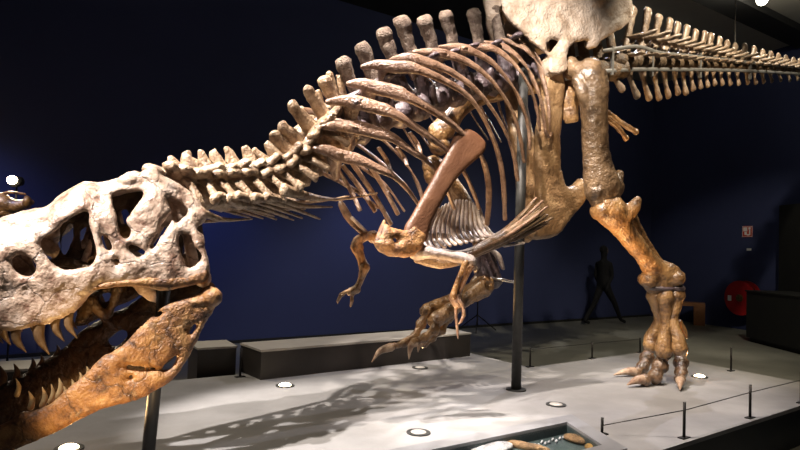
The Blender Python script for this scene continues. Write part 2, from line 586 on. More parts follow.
def sk_bulge(px, py):
    dy = py - np.interp(px, topx, topy)
    k = max(0.0, 1 - dy / 42.0)
    fr = max(0.0, (-20 - px) / 90.0)
    return -.13 * k * k - .12 * fr * fr + .025 * math.sin(max(0, min(1, (py - 225) / 70)) * math.pi)


SK_OUT = [(-108, 285), (-104, 262), (-80, 243), (-40, 228), (0, 217), (16, 211), (43, 206), (56, 195), (67, 186), (83, 179), (99, 181),
          (119, 174), (129, 169), (143, 171), (161, 177), (180, 185), (193, 197), (200, 210), (204, 222), (197, 229), (204, 236),
          (207, 253), (210, 276), (207, 283), (196, 284), (183, 287), (161, 290), (140, 285), (120, 285), (104, 287), (93, 293), (77, 311), (61, 319),
          (40, 325), (16, 330), (0, 330), (-50, 329), (-90, 318), (-106, 304)]
SK_HOLES = [
    [(43, 240), (55, 231), (69, 219), (82, 213), (88, 213), (91, 228), (95, 243), (97, 256), (90, 265), (78, 268), (64, 269), (51, 262), (44, 250)],
    [(13, 261), (21, 254), (34, 259), (38, 268), (32, 276), (19, 273)],
    [(113, 193), (127, 190), (143, 191), (141, 198), (136, 206), (131, 213), (126, 222), (131, 230), (128, 238), (121, 236), (117, 219), (113, 203)],
    [(130, 245), (138, 247), (146, 252), (138, 257), (131, 252)],
    [(101, 234), (108, 238), (113, 248), (106, 249)],
    [(167, 197), (180, 201), (188, 209), (183, 217), (175, 223), (172, 211)],
    [(170, 214), (172, 219), (161, 237), (153, 249), (150, 246), (159, 231)],
    [(180, 234), (191, 236), (195, 246), (201, 256), (196, 265), (186, 267), (181, 249)],
    [(114, 259), (119, 258), (121, 263), (116, 265)],
    [(-88, 268), (-72, 256), (-60, 262), (-66, 276), (-80, 280)],
]


def skw(p, w0, w1):
    t = (p - SKA).dot(SKF)
    return w0 + (w1 - w0) * max(0, min(1, t / 1.4))


sk = MB()
sk.plate(SK_OUT, SK_HOLES, 2.1, cheek, SKN, .010, .034, 13, bulge=sk_bulge)
far = lambda px, py: cheek(px, py) - SKN * skw(cheek(px, py), .56, .34)
sk.plate(SK_OUT, SK_HOLES, 3.2, far, SKN, .012, .034, 13, bulge=lambda a, b: -sk_bulge(a, b))
# skull roof: a broad bar along the middle from snout to nape
mid = lambda px, py, q=.5: cheek(px, py) - SKN * skw(cheek(px, py), .56, .34) * q
roof = [(-108, 290), (-95, 265), (-50, 240), (0, 223), (25, 216), (45, 211), (66, 194), (83, 187), (100, 187), (122, 182), (143, 180), (158, 180)]
hw = [.05, .09, .10, .10, .10, .10, .12, .15, .16, .17, .17, .12]
sk.tube([mid(*q) for q in roof], [(a, .045) for a in hw], SKN, 16, .03)
# brow horns and raised lacrimal bosses, nape crest, braincase, palate bars
for q in (.14, .86):
    sk.blob(mid(130, 180, q), (.07, .06, .035), SKF, SKN, UPZ)
    sk.tube([mid(146, 176, q), mid(165, 182, q), mid(185, 193, .5 + (q - .5) * .9), mid(199, 214, q)], [(.05, .04), (.05, .035), (.045, .03), .05], SKN, 10, .03)
sk.tube([mid(152, 172, .15), mid(154, 170, .5), mid(152, 172, .85)], [(.04, .05), (.05, .06), (.04, .05)], UPZ, 10, .03)
sk.blob(mid(172, 205, .5), (.16, .12, .12), SKF, SKN, UPZ)
sk.blob(mid(199, 213, .5), (.05, .05, .05))
sk.tube([mid(195, 270, .14), mid(188, 240, .2), mid(178, 205, .34)], [.035, .03, .04], None, 8, .03)
sk.tube([mid(195, 270, .86), mid(188, 240, .8), mid(178, 205, .66)], [.035, .03, .04], None, 8, .03)
sk.tube([mid(135, 282, .12), mid(143, 288, .14), mid(150, 297, .16), mid(155, 304, .18)], [.03, .042, .035, .012], None, 9, .02)
for q in (.3, .7):
    sk.tube([mid(190, 262, q), mid(150, 272, q), mid(100, 276, q), mid(40, 300, .5 + (q - .5) * .6), mid(-40, 306, .5)], [(.05, .02), (.06, .02), (.07, .02), (.05, .02), .03], UPZ, 8, .04)
    sk.tube([mid(70, 296, q), mid(82, 255, .5 + (q - .5) * .7), mid(96, 222, .5)], [.03, .02, .03], None, 8, .03)
sk.tube([mid(88, 210, .86), mid(74, 245, .8), mid(60, 268, .86)], [.025, .02, .03], None, 8, .03)
# joint boss where the jaw hangs
sk.tube([mid(203, 279, .02), mid(203, 279, .2)], [.05, .045], None, 10, .03)
sk.tube([mid(203, 279, .98), mid(203, 279, .8)], [.05, .045], None, 10, .03)
skull = sk.build('skull', B_SKULL, SKEL, [(.020, .10), (.008, .03)], .0085)


def splane(q):
    def f(px, py):
        v = fw + rt * ((px - 400) / F_PX) + up * ((225 - py) / F_PX)
        return CAM + v * ((SKA - SKN * q - CAM).dot(SKN) / v.dot(SKN))
    return f


jg = MB().plate([(88, 290), (104, 283), (130, 279), (160, 276), (186, 276), (206, 268), (208, 282), (196, 284), (183, 287), (161, 290), (140, 286), (120, 286), (104, 288)], [], 2.2, lambda a, b: cheek(a, b) + SKN * (sk_bulge(a, b) + .012), SKN, .012, .03, 6)
jg.build('jugal', B_JAW, skull, [(.014, .08), (.006, .03)])['label'] = 'amber cheek bone strip'
# inner bones of the head, dark colour stands in for the shade inside
pm = MB()
pm.plate([(60, 222), (72, 214), (92, 206), (98, 225), (100, 262), (84, 270), (62, 270), (52, 264), (60, 250)], [[(63, 234), (72, 222), (74, 236), (66, 256), (62, 252)], [(80, 232), (88, 226), (88, 240), (82, 252)]], 2.4, splane(.20), SKN, .01, .03, 8)
pm.tube([splane(.16)(52, 262), splane(.12)(70, 262), splane(.10)(90, 268)], [(.02, .03), (.03, .035), (.02, .03)], None, 9, .02)
pm.plate([(108, 190), (128, 186), (150, 188), (160, 205), (152, 232), (140, 250), (122, 248), (108, 236)], [[(120, 212), (128, 210), (128, 222), (121, 224)]], 2.4, splane(.30), SKN, .02, .06, 12)
pm.plate([(165, 195), (186, 198), (200, 220), (204, 262), (180, 270), (172, 240)], [[(184, 244), (192, 246), (192, 258), (185, 258)]], 2.4, splane(.26), SKN, .02, .05, 10)
pm.plate([(150, 284), (128, 283), (104, 286), (88, 297), (78, 312), (76, 326), (92, 322), (112, 308), (132, 300)], [[(100, 296), (108, 292), (112, 297), (104, 303)]], 2.4, splane(.34), SKN, .012, .035, 8)
pm.tube([splane(.2)(92, 300), splane(.24)(104, 318), splane(.28)(116, 330)], [.03, .024, .018], None, 9, .02)
pm.tube([splane(.2)(118, 288), splane(.24)(112, 306), splane(.28)(104, 328)], [.03, .024, .018], None, 9, .02)
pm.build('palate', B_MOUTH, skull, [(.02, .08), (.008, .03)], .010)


def tooth(parent, root, tip, r, m=B_TOOTH, curve=SKF * -.02):
    midp = (root + tip) * .5 - curve
    MB().tube([root, midp, tip], [(r, r * .75), (r * .8, r * .62), r * .12], SKF, 9, .02).build('tooth', m, parent)


for (a, b, c, d, r) in [(-78, 322, -72, 350, .026), (-58, 328, -50, 358, .028), (-38, 328, -30, 362, .030), (-18, 328, -10, 358, .029), (0, 327, 3, 343, .018), (16, 327, 26, 352, .026), (39, 322, 49, 354, .030), (56, 318, 64, 341, .022), (69, 313, 77, 338, .024)]:
    tooth(skull, cheek(a, b), cheek(c, d), r)
    tooth(skull, far(a, b), far(c, d), r)
for (a, b, c, d, r) in [(90, 292, 96, 312, .02), (102, 288, 107, 304, .018)]:
    tooth(skull, far(a, b), far(c, d), r)

# --- lower jaw
J_OUT = [(219, 297), (216, 290), (207, 291), (188, 297), (169, 303), (156, 312), (140, 328), (122, 345), (112, 352), (106, 354), (100, 359), (90, 370), (75, 382), (61, 394), (51, 402),
         (32, 411), (22, 412), (10, 420), (0, 424), (-40, 440), (-66, 458), (-72, 478), (-58, 488), (-30, 474), (10, 451), (49, 434), (83, 417), (110, 406), (137, 399), (156, 390), (175, 377), (188, 359), (199, 336), (207, 320), (215, 306)]
J_HOLES = [[(163, 366), (170, 359), (178, 354), (174, 363), (169, 369), (161, 371)],
           [(126, 364), (140, 366), (156, 367), (156, 370), (140, 370), (128, 368)],
           [(152, 315), (162, 311), (166, 310), (158, 317)],
           [(129, 374), (133, 374), (133, 378), (129, 378)],
           [(188, 330), (196, 322), (197, 325), (191, 335)]]


def jaw_b(px, py):
    return .02 * math.sin(max(0, min(1, (px + 40) / 240)) * math.pi) - max(0, (-px) / 70.) ** 2 * .05


jw = MB()
jw.plate(J_OUT, J_HOLES, 2.1, cheek, SKN, .010, .038, 14, bulge=jaw_b)
jfar = lambda px, py: cheek(px, py) - SKN * skw(cheek(px, py), .54, .10)
jw.tube([cheek(212, 297) + SKN * .03, cheek(212, 297) - SKN * .14], [.055, .05], None, 10, .03)
jw.tube([jfar(212, 297) - SKN * .03, jfar(212, 297) + SKN * .14], [.055, .05], None, 10, .03)
jw.tube([cheek(216, 297) + SKN * .01, cheek(196, 302) + SKN * .02, cheek(172, 308) + SKN * .015], [.035, .03, .016], None, 8, .02)
jw.tube([cheek(104, 362) + SKN * .01, cheek(80, 386) + SKN * .015, cheek(45, 411) + SKN * .012, cheek(5, 430)], [.02, .024, .024, .02], None, 8, .03)
jw.blob(cheek(-60, 468) - SKN * .05, (.09, .10, .09))
jaw = jw.build('lower_jaw', B_JAW, SKEL, [(.018, .10), (.008, .03)], .0085)
jf = splane(.42)
fm_ = MB().plate([(206, 283), (196, 280), (176, 286), (150, 292), (128, 306), (104, 318), (84, 330), (66, 346), (50, 358), (30, 370), (14, 379), (0, 386), (-40, 408), (-70, 430), (-66, 462), (-30, 455), (0, 436), (50, 420), (100, 396), (150, 374), (180, 350), (200, 310)],
              [[(108, 340), (122, 330), (128, 336), (116, 346)]], 2.6, jf, SKN, .014, .04, 12)
fm_.tube([jf(-60, 448), cheek(-60, 468)], [.08, .08], None, 10, .04)
mandible = fm_.build('mandible', B_MOUTH, jaw, [(.02, .10), (.010, .03)])  # far half of the jaw, mouth shade put into its colour
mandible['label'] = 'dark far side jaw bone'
for (a, b, c, d, r) in [(-34, 406, -37, 378, .03), (-14, 394, -16, 370, .028), (2, 386, 0, 366, .024), (16, 379, 14, 364, .02), (31, 371, 32, 358, .018), (40, 366, 41, 355, .017), (56, 355, 57, 345, .015)]:
    tooth(jaw, jf(a, b), jf(c, d), r, B_TOOTH, SKF * .012)
for (a, b, c, d, r) in [(14, 398, 13, 381, .014), (40, 409, 40, 390, .016), (56, 400, 57, 381, .018), (48, 405, 49, 387, .014), (28, 411, 26, 394, .016), (-24, 430, -28, 402, .02)]:
    tooth(jaw, cheek(a, b) - SKN * .06, cheek(c, d) - SKN * .06, r, B_PTOOTH, SKF * .012)
for (a, b) in [(64, 394), (72, 387), (80, 380), (87, 374)]:
    tooth(jaw, cheek(a, b + 2) - SKN * .02, cheek(a - 1, b - 7) - SKN * .02, .012, B_PTOOTH, SKF * .008)

# --- neck
def frame(px, py, px2, py2):
    a, b = S(px, py), S(px2, py2)
    T = (b - a).normalized()
    Sd = T.cross(UPZ).normalized()
    if Sd.dot(LEFT) < 0:
        Sd = -Sd
    U = Sd.cross(T).normalized()
    if U.z < 0:
        U = -U
    return a, T, U, Sd


neck = [(182, 190, 170, 158), (196, 194, 186, 154), (212, 196, 201, 152), (229, 195, 213, 152), (246, 193, 227, 149), (262, 190, 245, 148), (278, 186, 255, 150), (292, 179, 267, 144), (305, 170, 275, 137), (317, 160, 283, 128), (329, 149, 293, 107), (340, 141, 309, 92)]
for i, (cx, cy, tx, ty) in enumerate(neck):
    nx_, ny_ = (neck[i + 1][:2] if i + 1 < len(neck) else (352, 134))
    c, T, U, Sd = frame(cx, cy, nx_, ny_)
    tip = S(tx, ty)
    ln = .07
    v = MB()
    v.tube([c - T * ln, c - T * ln * .5, c, c + T * ln * .5, c + T * ln], [.105, .082, .07, .082, .10], U, 12, .03)
    base = c + (tip - c) * .45
    v.blob(base - U * .01, (.10, .085, .06), Sd, T, U)
    if i < 8:
        v.tube([c + U * .03, base, base * .45 + tip * .55, tip], [(.085, .075), (.075, .075), (.04, .045), (.016, .022 + .008 * (i % 2))], Sd, 10, .025)
    else:
        v.tube([c + U * .03, base, tip], [(.085, .08), (.05, .07), (.026, .045)], Sd, 10, .03)
        v.blob(tip, (.03, .05, .05), Sd, T, U)
    for s_ in (1, -1):
        a = base + Sd * s_ * .06
        fr = base - T * (.12 + .02 * (i % 3)) + Sd * s_ * .13 + U * .015
        bk = base + T * .12 + Sd * s_ * .11 + U * (.05 + .02 * (i % 2))
        v.tube([fr, a, bk], [(.030, .045), (.05, .05), (.022, .045)], U, 9, .03)
        dp = base - U * .16 + Sd * s_ * .20 + T * .07
        v.tube([a, a * .5 + dp * .5 + Sd * s_ * .03, dp], [(.05, .03), (.026, .017), (.036, .018)], T, 9, .03)
        v.blob(bk, (.03, .035, .025), Sd, T, U)
    v.build('cervical_vertebra', B_NECK, SKEL, [(.026, .07), (.012, .03)])
# the nape joint
MB().tube([mid(199, 213), S(192, 203), S(196, 194)], [.06, .08, .10], None, 12, .03).tube([S(198, 186), S(190, 168), S(186, 158)], [(.09, .06), (.085, .04), (.03, .03)], BACK, 10, .03).build('cervical_vertebra', B_NECK, SKEL, MED)

for pts, r in [([(201, 211), (208, 215), (226, 220), (252, 219)], .016), ([(214, 200), (222, 197), (243, 206), (274, 216)], .020), ([(229, 199), (239, 203), (262, 208), (288, 217)], .020),
               ([(238, 196), (248, 199), (272, 207), (302, 218)], .020), ([(254, 198), (264, 199), (292, 208), (320, 219)], .020), ([(266, 197), (277, 199), (302, 206), (332, 207)], .020),
               ([(284, 190), (292, 192), (318, 198), (345, 199), (377, 193)], .026)]:
    n = len(pts)
    V_ = [S(x, y, .24 - .05 * k / n) for k, (x, y) in enumerate(pts)]
    rr = [(r * 1.8, r * 1.3), (r * 1.5, r), (r * .8, r * .7)] + [r * .3] * (n - 3)
    MB().tube(V_, rr, UPZ, 9, .03).build('cervical_rib', B_NECK, SKEL, FINE)
    W_ = [p - LEFT * .44 for p in V_]
    MB().tube(W_, rr, UPZ, 8, .04).build('cervical_rib', B_NECK, SKEL, FINE)

# --- trunk
dors = [(352, 135, 325, 82, 303, .045), (370, 126, 343, 63, 0, .05), (389, 118, 363, 49, 0, .055), (409, 111, 384, 34, 0, .065), (428, 104, 402, 22, 0, .065), (447, 97, 425, 21, 0, .062), (466, 91, 446, 16, 0, .06), (486, 86, 474, 14, 0, .06), (508, 80, 495, 8, 0, .06), (530, 75, 514, 6, 0, .05)]
for i, (cx, cy, tx, ty, q, hwid) in enumerate(dors):
    nx_, ny_ = (dors[i + 1][:2] if i + 1 < len(dors) else (556, 68))
    c, T, U, Sd = frame(cx, cy, nx_, ny_)
    tip = S(tx, ty)
    v = MB()
    ln = .085
    v.tube([c - T * ln, c - T * ln * .5, c, c + T * ln * .5, c + T * ln], [.115, .092, .08, .092, .115], U, 14, .03)
    a0 = c + (tip - c) * .50
    v.tube([c + U * .05, a0], [(.06, .075), (.05, .07)], Sd, 10, .03)
    for s_ in (1, -1):
        e = a0 + Sd * s_ * .24 + U * .02
        v.tube([a0, a0 + Sd * s_ * .12, e], [(.05, .04), (.045, .025), (.05, .025)], T, 9, .03)
        v.tube([a0 - T * .10 + Sd * s_ * .05, a0 + Sd * s_ * .05, a0 + T * .10 + Sd * s_ * .05], [.03, .035, .03], U, 8, .03)
        v.tube([c + Sd * s_ * .07, c + U * .12 + Sd * s_ * .10], [.04, .03], T, 8, .03)
    vo = v.build('dorsal_vertebra', B_DARK, SKEL, [(.022, .07), (.010, .03)])
    n_ = MB()
    b0 = c + (tip - c) * .46
    n_.tube([b0, b0 * .6 + tip * .4, b0 * .25 + tip * .75, tip], [(hwid * 1.15, .036), (hwid * 1.02, .032), (hwid * 1.15, .040), (hwid * 1.32, .050)], T, 12, .025)
    n_.build('neural_spine', B_SPINE if i > 0 else B_NECK, vo, [(.028, .06), (.016, .025)])
# knobby second row of spine tips at the shoulder
for (x, y, bx, by) in [(301, 110, 312, 128), (318, 92, 324, 122), (329, 74, 337, 98), (340, 78, 344, 100)]:
    MB().tube([S(bx, by, -.08), S(x, y, -.08)], [(.035, .03), (.028, .022)], BACK, 10, .025).build('neural_spine', B_NECK, SKEL, [(.02, .06), (.01, .025)])

# near ribs: px outline, then how thick
ribs = [
    ([(315, 149), (328, 151), (342, 156), (360, 160), (375, 167), (392, 175), (405, 187), (419, 205)], .050, .40),
    ([(323, 127), (340, 126), (360, 128), (378, 133), (393, 138), (410, 150), (428, 162), (442, 180), (454, 208)], .050, .46),
    ([(328, 102), (345, 101), (360, 103), (378, 108), (393, 113), (420, 130), (443, 147), (458, 163), (469, 182), (479, 208)], .052, .50),
    ([(349, 84), (362, 84), (377, 88), (395, 92), (410, 98), (437, 113), (457, 128), (477, 149), (486, 170), (489, 195), (487, 224)], .052, .54),
    ([(363, 67), (378, 65), (393, 67), (408, 67), (420, 70), (443, 80), (467, 95), (483, 117), (497, 150), (503, 180), (505, 219)], .046, .56),
    ([(391, 60), (405, 58), (420, 60), (443, 68), (467, 82), (487, 102), (503, 127), (513, 152), (518, 180)], .042, .56),
    ([(414, 52), (432, 52), (450, 55), (473, 65), (493, 82), (510, 107), (519, 132), (524, 162)], .038, .54),
    ([(440, 47), (455, 47), (470, 50), (493, 63), (513, 87), (523, 108), (529, 130), (530, 149)], .036, .50),
    ([(468, 46), (482, 47), (497, 50), (517, 67), (531, 90), (537, 110), (540, 130)], .034, .45),
    ([(485, 42), (498, 45), (510, 50), (526, 66), (538, 92), (543, 110), (546, 134)], .033, .40),
    ([(501, 39), (514, 43), (527, 50), (539, 67), (547, 95), (549, 115), (549, 136)], .030, .33),
    ([(508, 35), (520, 40), (532, 48), (543, 70), (549, 95), (552, 115), (552, 134)], .028, .27),
]


def rib_pts(pts, bul, side=1):
    n = len(pts)
    out = []
    for k, (x, y) in enumerate(pts):
        t = k / (n - 1)
        off = .20 + (bul - .20) * math.sin(min(1, t * 1.35) * math.pi / 2)
        if t > .74:
            off -= (t - .74) * .35
        out.append(P(x, y, sd_(x) - off))
    return out


for (pts, w, bul) in ribs:
    X = rib_pts(pts, bul)
    n = len(X)
    wid = [np.interp(k / (n - 1), [0, .08, .25, .6, 1], [w * .45, w * .85, w * 1.15, w * .72, w * .42]) for k in range(n)]
    thk = [np.interp(k / (n - 1), [0, .1, .4, 1], [w * .42, w * .40, w * .38, w * .30]) for k in range(n)]
    b = MB()
    inplane = up
    b.tube(X, list(zip(wid, thk)), up * .8 - rt * .5, 10, .025)
    # capitulum down to the centrum
    if w > .035:
        q = X[1] * .5 + X[2] * .5
        x0, y0 = pts[1]
        h = 26 if w > .045 else 20
        b.tube([q, P(x0 + 6, y0 + h * .55, sd_(x0) - .17), P(x0 + 8, y0 + h, sd_(x0) - .10)], [(w * 1.3, .022), (w * 1.0, .020), (w * .6, .024)], rt, 10, .025)
    b.build('rib', B_RIB, SKEL, [(.010, .08), (.004, .03)])
# join of the last two ribs
MB().tube([P(546, 131, sd_(546) - .37), P(549, 137, sd_(549) - .34), P(552, 133, sd_(552) - .27)], [.013, .015, .013], None, 8, .01).build('rib_tip', B_RIB, SKEL)
# far ribs: the near ones carried over the midline and let down straighter
for i, (pts, w, bul) in enumerate(ribs):
    X = rib_pts(pts, bul)
    Y = []
    for k, p in enumerate(X):
        t = k / (len(X) - 1)
        off = .20 + (bul - .20) * math.sin(min(1, t * 1.35) * math.pi / 2)
        if t > .74:
            off -= (t - .74) * .35
        q = p - LEFT * off * 2 * .98
        Y.append(q)
    if i < 11:
        n = len(Y)
        wid = [np.interp(k / (n - 1), [0, .08, .25, .6, 1], [w * .65, w * .9, w * .7, w * .5, w * .34]) for k in range(n)]
        MB().tube(Y, [(a, a * .5) for a in wid], up * .8 - rt * .5, 8, .04).build('rib', B_RIB, SKEL, [(.010, .08)])
# thin straight ribs of the far shoulder seen below the neck
for (a, b_, c, d, w) in [(338, 170, 360, 210, .020), (343, 166, 375, 211, .022), (350, 160, 391, 224, .022), (366, 160, 398, 214, .022), (379, 148, 391, 172, .02), (397, 148, 407, 165, .02), (410, 133, 421, 153, .02)]:
    MB().tube([P(a, b_, 5.15 + (a - 340) * .006), P((a + c) / 2 + 1.5, (b_ + d) / 2, 5.25 + (a - 340) * .006), P(c, d, 5.2 + (a - 340) * .006)], [(w, w * .5)] * 2 + [(w * .9, w * .45)], rt, 8, .03).build('rib', B_RIB, SKEL, [(.006, .05)])

# --- shoulder girdle and arms
sc_base = lambda px, py: P(px, py, np.interp(py, [130, 200, 245], [4.93, 4.70, 4.62]) + (px - 440) * .004)
scn = (LEFT * .9 + UPZ * .1).normalized()
sp = MB().plate([(462, 133), (465, 129.5), (470, 130), (478, 135), (484.5, 142), (485, 147), (481, 155), (466, 168), (452, 184), (441, 202), (432, 220), (428, 232), (424, 242), (408, 240), (405, 228), (414, 212), (425, 192), (436, 172), (448, 151), (456, 134)], [], 2.0, sc_base, scn, .012, .030, 7)
sp.build('scapula', B_CAST, SKEL, [(.006, .12)])
cb = MB().plate([(383, 224), (392, 228), (404, 231), (412, 226), (424, 234), (422, 246), (412, 256), (396, 257), (382, 252), (375, 244), (379, 234)], [[(393, 238), (397, 238), (397, 242), (393, 242)]], 2.0, sc_base, scn, .014, .05, 9)
cb.tube([sc_base(377, 243), sc_base(381, 232), sc_base(384, 222)], [.025, .022, .016], None, 8, .02)
cb.build('coracoid', B_JAW, SKEL, [(.03, .08), (.012, .03)])


def hand_claws(parent, chains, m):
    for (pts, d, r) in chains:
        X = [P(x, y, d) for x, y in pts]
        f = MB().tube(X[:-1], [r, r * .8, r * .95][:len(X) - 1], None, 9, .015).build('finger', m, parent, [(.006, .03)])
        MB().tube([X[-2], X[-2] * .45 + X[-1] * .55 + (X[-2] - X[-3]).normalized() * .012, X[-1]], [r * .8, r * .6, r * .1], None, 8, .012).build('claw', B_CLAW, f)


# left arm
hm = MB().tube([P(416, 251, 4.58), P(430, 253, 4.56), P(448, 256, 4.58), P(462, 258, 4.60), P(470, 262, 4.60)], [(.07, .05), (.045, .04), (.035, .035), (.045, .04), (.05, .045)], UPZ, 12, .02)
hm.build('humerus', B_GAST, SKEL, [(.016, .06), (.008, .025)])
MB().tube([P(417, 258, 4.66), P(440, 262, 4.66), P(462, 261, 4.70)], [(.04, .025), (.05, .02), (.03, .02)], UPZ, 10, .02).build('sternum', B_NECK, SKEL, [(.01, .05)])
MB().tube([P(471, 264, 4.60), P(466, 276, 4.6), P(460, 290, 4.6), P(457, 298, 4.6)], [.036, .022, .022, .030], None, 10, .02).build('ulna', B_RIB, SKEL, FINE)
MB().tube([P(466, 263, 4.57), P(458, 280, 4.57), P(453, 296, 4.57)], [.026, .019, .026], None, 10, .02).build('radius', B_LEG, SKEL, FINE)
hd = MB().tube([P(455, 296, 4.59), P(458, 304, 4.59)], [(.05, .03), (.04, .03)], rt, 10, .015).build('hand', B_RIB, SKEL, FINE)
hand_claws(hd, [([(459, 300), (463, 307), (464, 315), (458, 324)], 4.57, .017), ([(456, 304), (456, 314), (457, 324), (458, 339)], 4.62, .015)], B_RIB)
# right arm
MB().tube([P(341, 204, 5.05), P(347, 215, 5.05), P(356, 227, 5.05), P(373, 240, 5.05)], [.026, .034, .022, .030], None, 10, .02).build('scapula', B_RIB, SKEL, FINE)
MB().tube([P(352, 218, 5.0), P(364, 230, 5.0), P(376, 243, 5.0)], [.015, .015, .018], None, 8, .02).build('clavicle', B_GAST, SKEL)
MB().tube([P(374, 236, 5.0), P(366, 236, 5.0), P(358, 241, 5.0), P(357, 248, 5.0)], [.045, .035, .045, .055], None, 12, .02).build('humerus', B_JAW, SKEL, [(.016, .06)])
MB().tube([P(357, 249, 5.0), P(361, 258, 5.0), P(364, 268, 5.0)], [.050, .036, .045], None, 12, .02).build('ulna', B_JAW, SKEL, [(.016, .06)])
MB().tube([P(365, 267, 4.98), P(361, 279, 4.98), P(356, 290, 4.98)], [.042, .026, .03], None, 10, .02).build('radius', B_LEG, SKEL, FINE)
hd2 = MB().tube([P(357, 289, 4.98), P(350, 292, 4.98)], [(.036, .028), (.034, .028)], UPZ, 10, .015).build('hand', B_LEG, SKEL, FINE)
hand_claws(hd2, [([(351, 291), (346, 292), (341, 295), (338, 304)], 4.97, .020), ([(354, 292), (352, 297), (352, 301), (350, 307)], 5.0, .016)], B_LEG)

# --- belly ribs
for i in range(14):
    t = i / 13
    top = (436 + 44 * t, 211 - 13 * math.sin(t * 2.6) + 4 * t)
    midp = (425 + 60 * t, 228 - 4 * t)
    bot = (428 + 72 * t, 250 - 14 * t)
    bow = (424 + 68 * t, 242 - 8 * t)
    d0 = sd_(440) - .18 + .45 * t
    w = .017 + .004 * (i % 3 == 0)
    MB().tube([P(*top, d0 + .24), P(*midp, d0 + .20), P(*bow, d0 + .1), P(*bot, d0 - .02)], [(w * .7, w * .6), (w, w * .8), (w * 1.1, w * .8), (w, w * .8)], rt, 8, .02).build('belly_rib', B_GAST, SKEL, [(.006, .03)])
for i in range(13):
    t = i / 12
    a = (458 + 8 * t, 258 + 1 * t)
    b_ = (500 + 5 * t, 233 + 10 * t)
    c = (536 + 14 * t + 4 * math.sin(i * 2.4), 198 + 22 * t + 3 * math.sin(i * 1.7))
    d0 = 5.12 - .12 * math.sin(t * 3.1)
    MB().tube([P(*a, d0), P(*b_, d0 + .22), P((b_[0] + c[0]) / 2 + 1, (b_[1] + c[1]) / 2 + 1, d0 + .36), P(*c, d0 + .46)], [.022, .020, .016, .010], None, 8, .03).build('belly_rib', B_RIB if i % 3 == 0 else B_TAILC, SKEL, [(.008, .03)])
MB().tube([P(424, 247, 5.0), P(445, 252, 5.02), P(465, 252, 5.1), P(492, 240, 5.25)], [(.02, .04), (.024, .05), (.02, .05), (.012, .03)], UPZ, 10, .03).build('belly_rib', B_GAST, SKEL, [(.01, .04)])
MB().tube([P(504, 246, 5.32), P(524, 243, 5.4)], [.012, .010], None, 8, .03).build('belly_rib', B_GAST, SKEL)

# --- pelvis
hipd = lambda off: (lambda px, py: P(px, py, 5.93 + (px - 560) * .0064 - off))
IL_OUT = [(500, -14), (501, 4), (505, 17), (513, 27), (522, 38), (533, 51), (541, 60), (540, 74), (548, 77), (557, 72), (558, 60), (562, 50), (570, 44), (582, 43), (588, 50), (594, 43), (604, 37), (620, 28), (631, 17), (631, 4), (622, -14), (600, -32), (560, -44), (522, -34)]
il_b = lambda px, py: .05 * math.cos((px - 565) / 70.0 * 1.5) + .05 * max(0, (py - 20) / 40)
il = MB().plate(IL_OUT, [[(540, 47), (545, 42), (553, 43), (547, 50), (541, 55)]], 2.4, hipd(0.0), LEFT, .016, .045, 13, bulge=il_b)
il.blob(hipd(.06)(549, 66), (.07, .07, .11), BACK, LEFT, UPZ)
il.blob(hipd(.06)(590, 44), (.06, .06, .05), BACK, LEFT, UPZ)
il.build('ilium', B_HIP, SKEL, [(.03, .16), (.006, .035)], .012)
il2 = MB().plate(IL_OUT, [], 4.0, lambda a, b: hipd(0)(a, b) - LEFT * (.20 + .30 * max(0, min(1, (b - 10) / 50))), LEFT, .016, .045, 13)
il2.build('ilium', B_HIP, SKEL, [(.03, .16)])
PU_OUT = [(545, 72), (558, 70), (562, 84), (560, 110), (558, 145), (559, 168), (563, 184), (570, 187), (576, 182), (582, 178), (585, 188), (583, 200), (574, 212), (564, 224), (556, 234), (546, 239), (532, 239), (530, 230), (536, 214), (537, 190), (536, 160), (538, 125), (543, 95)]
pb = lambda px, py: P(px, py, 5.90 + (px - 560) * .0064 + np.interp(py, [70, 150, 240], [0, .16, .2]))
pu = MB().plate(PU_OUT, [], 2.2, pb, LEFT, .03, .07, 11)
pu.build('pubis', B_PUBIS, SKEL, [(.025, .14), (.010, .035)])
pu2 = MB().plate([(x - 6, y) for x, y in PU_OUT[:7] + PU_OUT[15:]], [], 3.0, lambda a, b: pb(a, b) - LEFT * np.interp(b, [70, 150, 240], [.5, .2, .12]), LEFT, .03, .06, 9)
pu2.build('pubis', B_PUBIS, SKEL, [(.025, .14)])
for k, (off, dx) in enumerate(((0, 5), (.12, -5))):
    q = 6.02 + off
    i_ = MB().tube([P(566 + dx, 84, q), P(580 + dx, 96, q + .05), P(604, 110 + k * 6, q + .16), P(617, 120 + k * 7, q + .24), P(631 + dx, 132 + k * 6, q + .32)], [(.12, .04), (.07, .035), (.036, .03), (.028, .024), (.030, .022)], UPZ, 10, .03)
    i_.blob(P(631 + dx, 132 + k * 6, q + .32), (.03, .03, .035))
    if k == 0:
        i_.tube([P(567, 86, q), P(568, 104, q), P(571, 120, q)], [(.09, .05), (.10, .04), (.07, .03)], rt, 10, .03)
    i_.build('ischium', B_LEG, SKEL, [(.025, .09), (.010, .03)])
# sacrum
for i in range(5):
    x = 556 + i * 15
    c, T, U, Sd = frame(x, 66 + i * 1.0, x + 15, 67)
    v = MB().tube([c - T * .09, c, c + T * .09], [.11, .09, .11], U, 12, .03)
    v.tube([c, c + U * .42], [(.07, .04), (.06, .03)], T, 10, .03)
    v.build('sacral_vertebra', B_TAILC, SKEL, MED)  # darker material stands in for the shade behind the hip socket

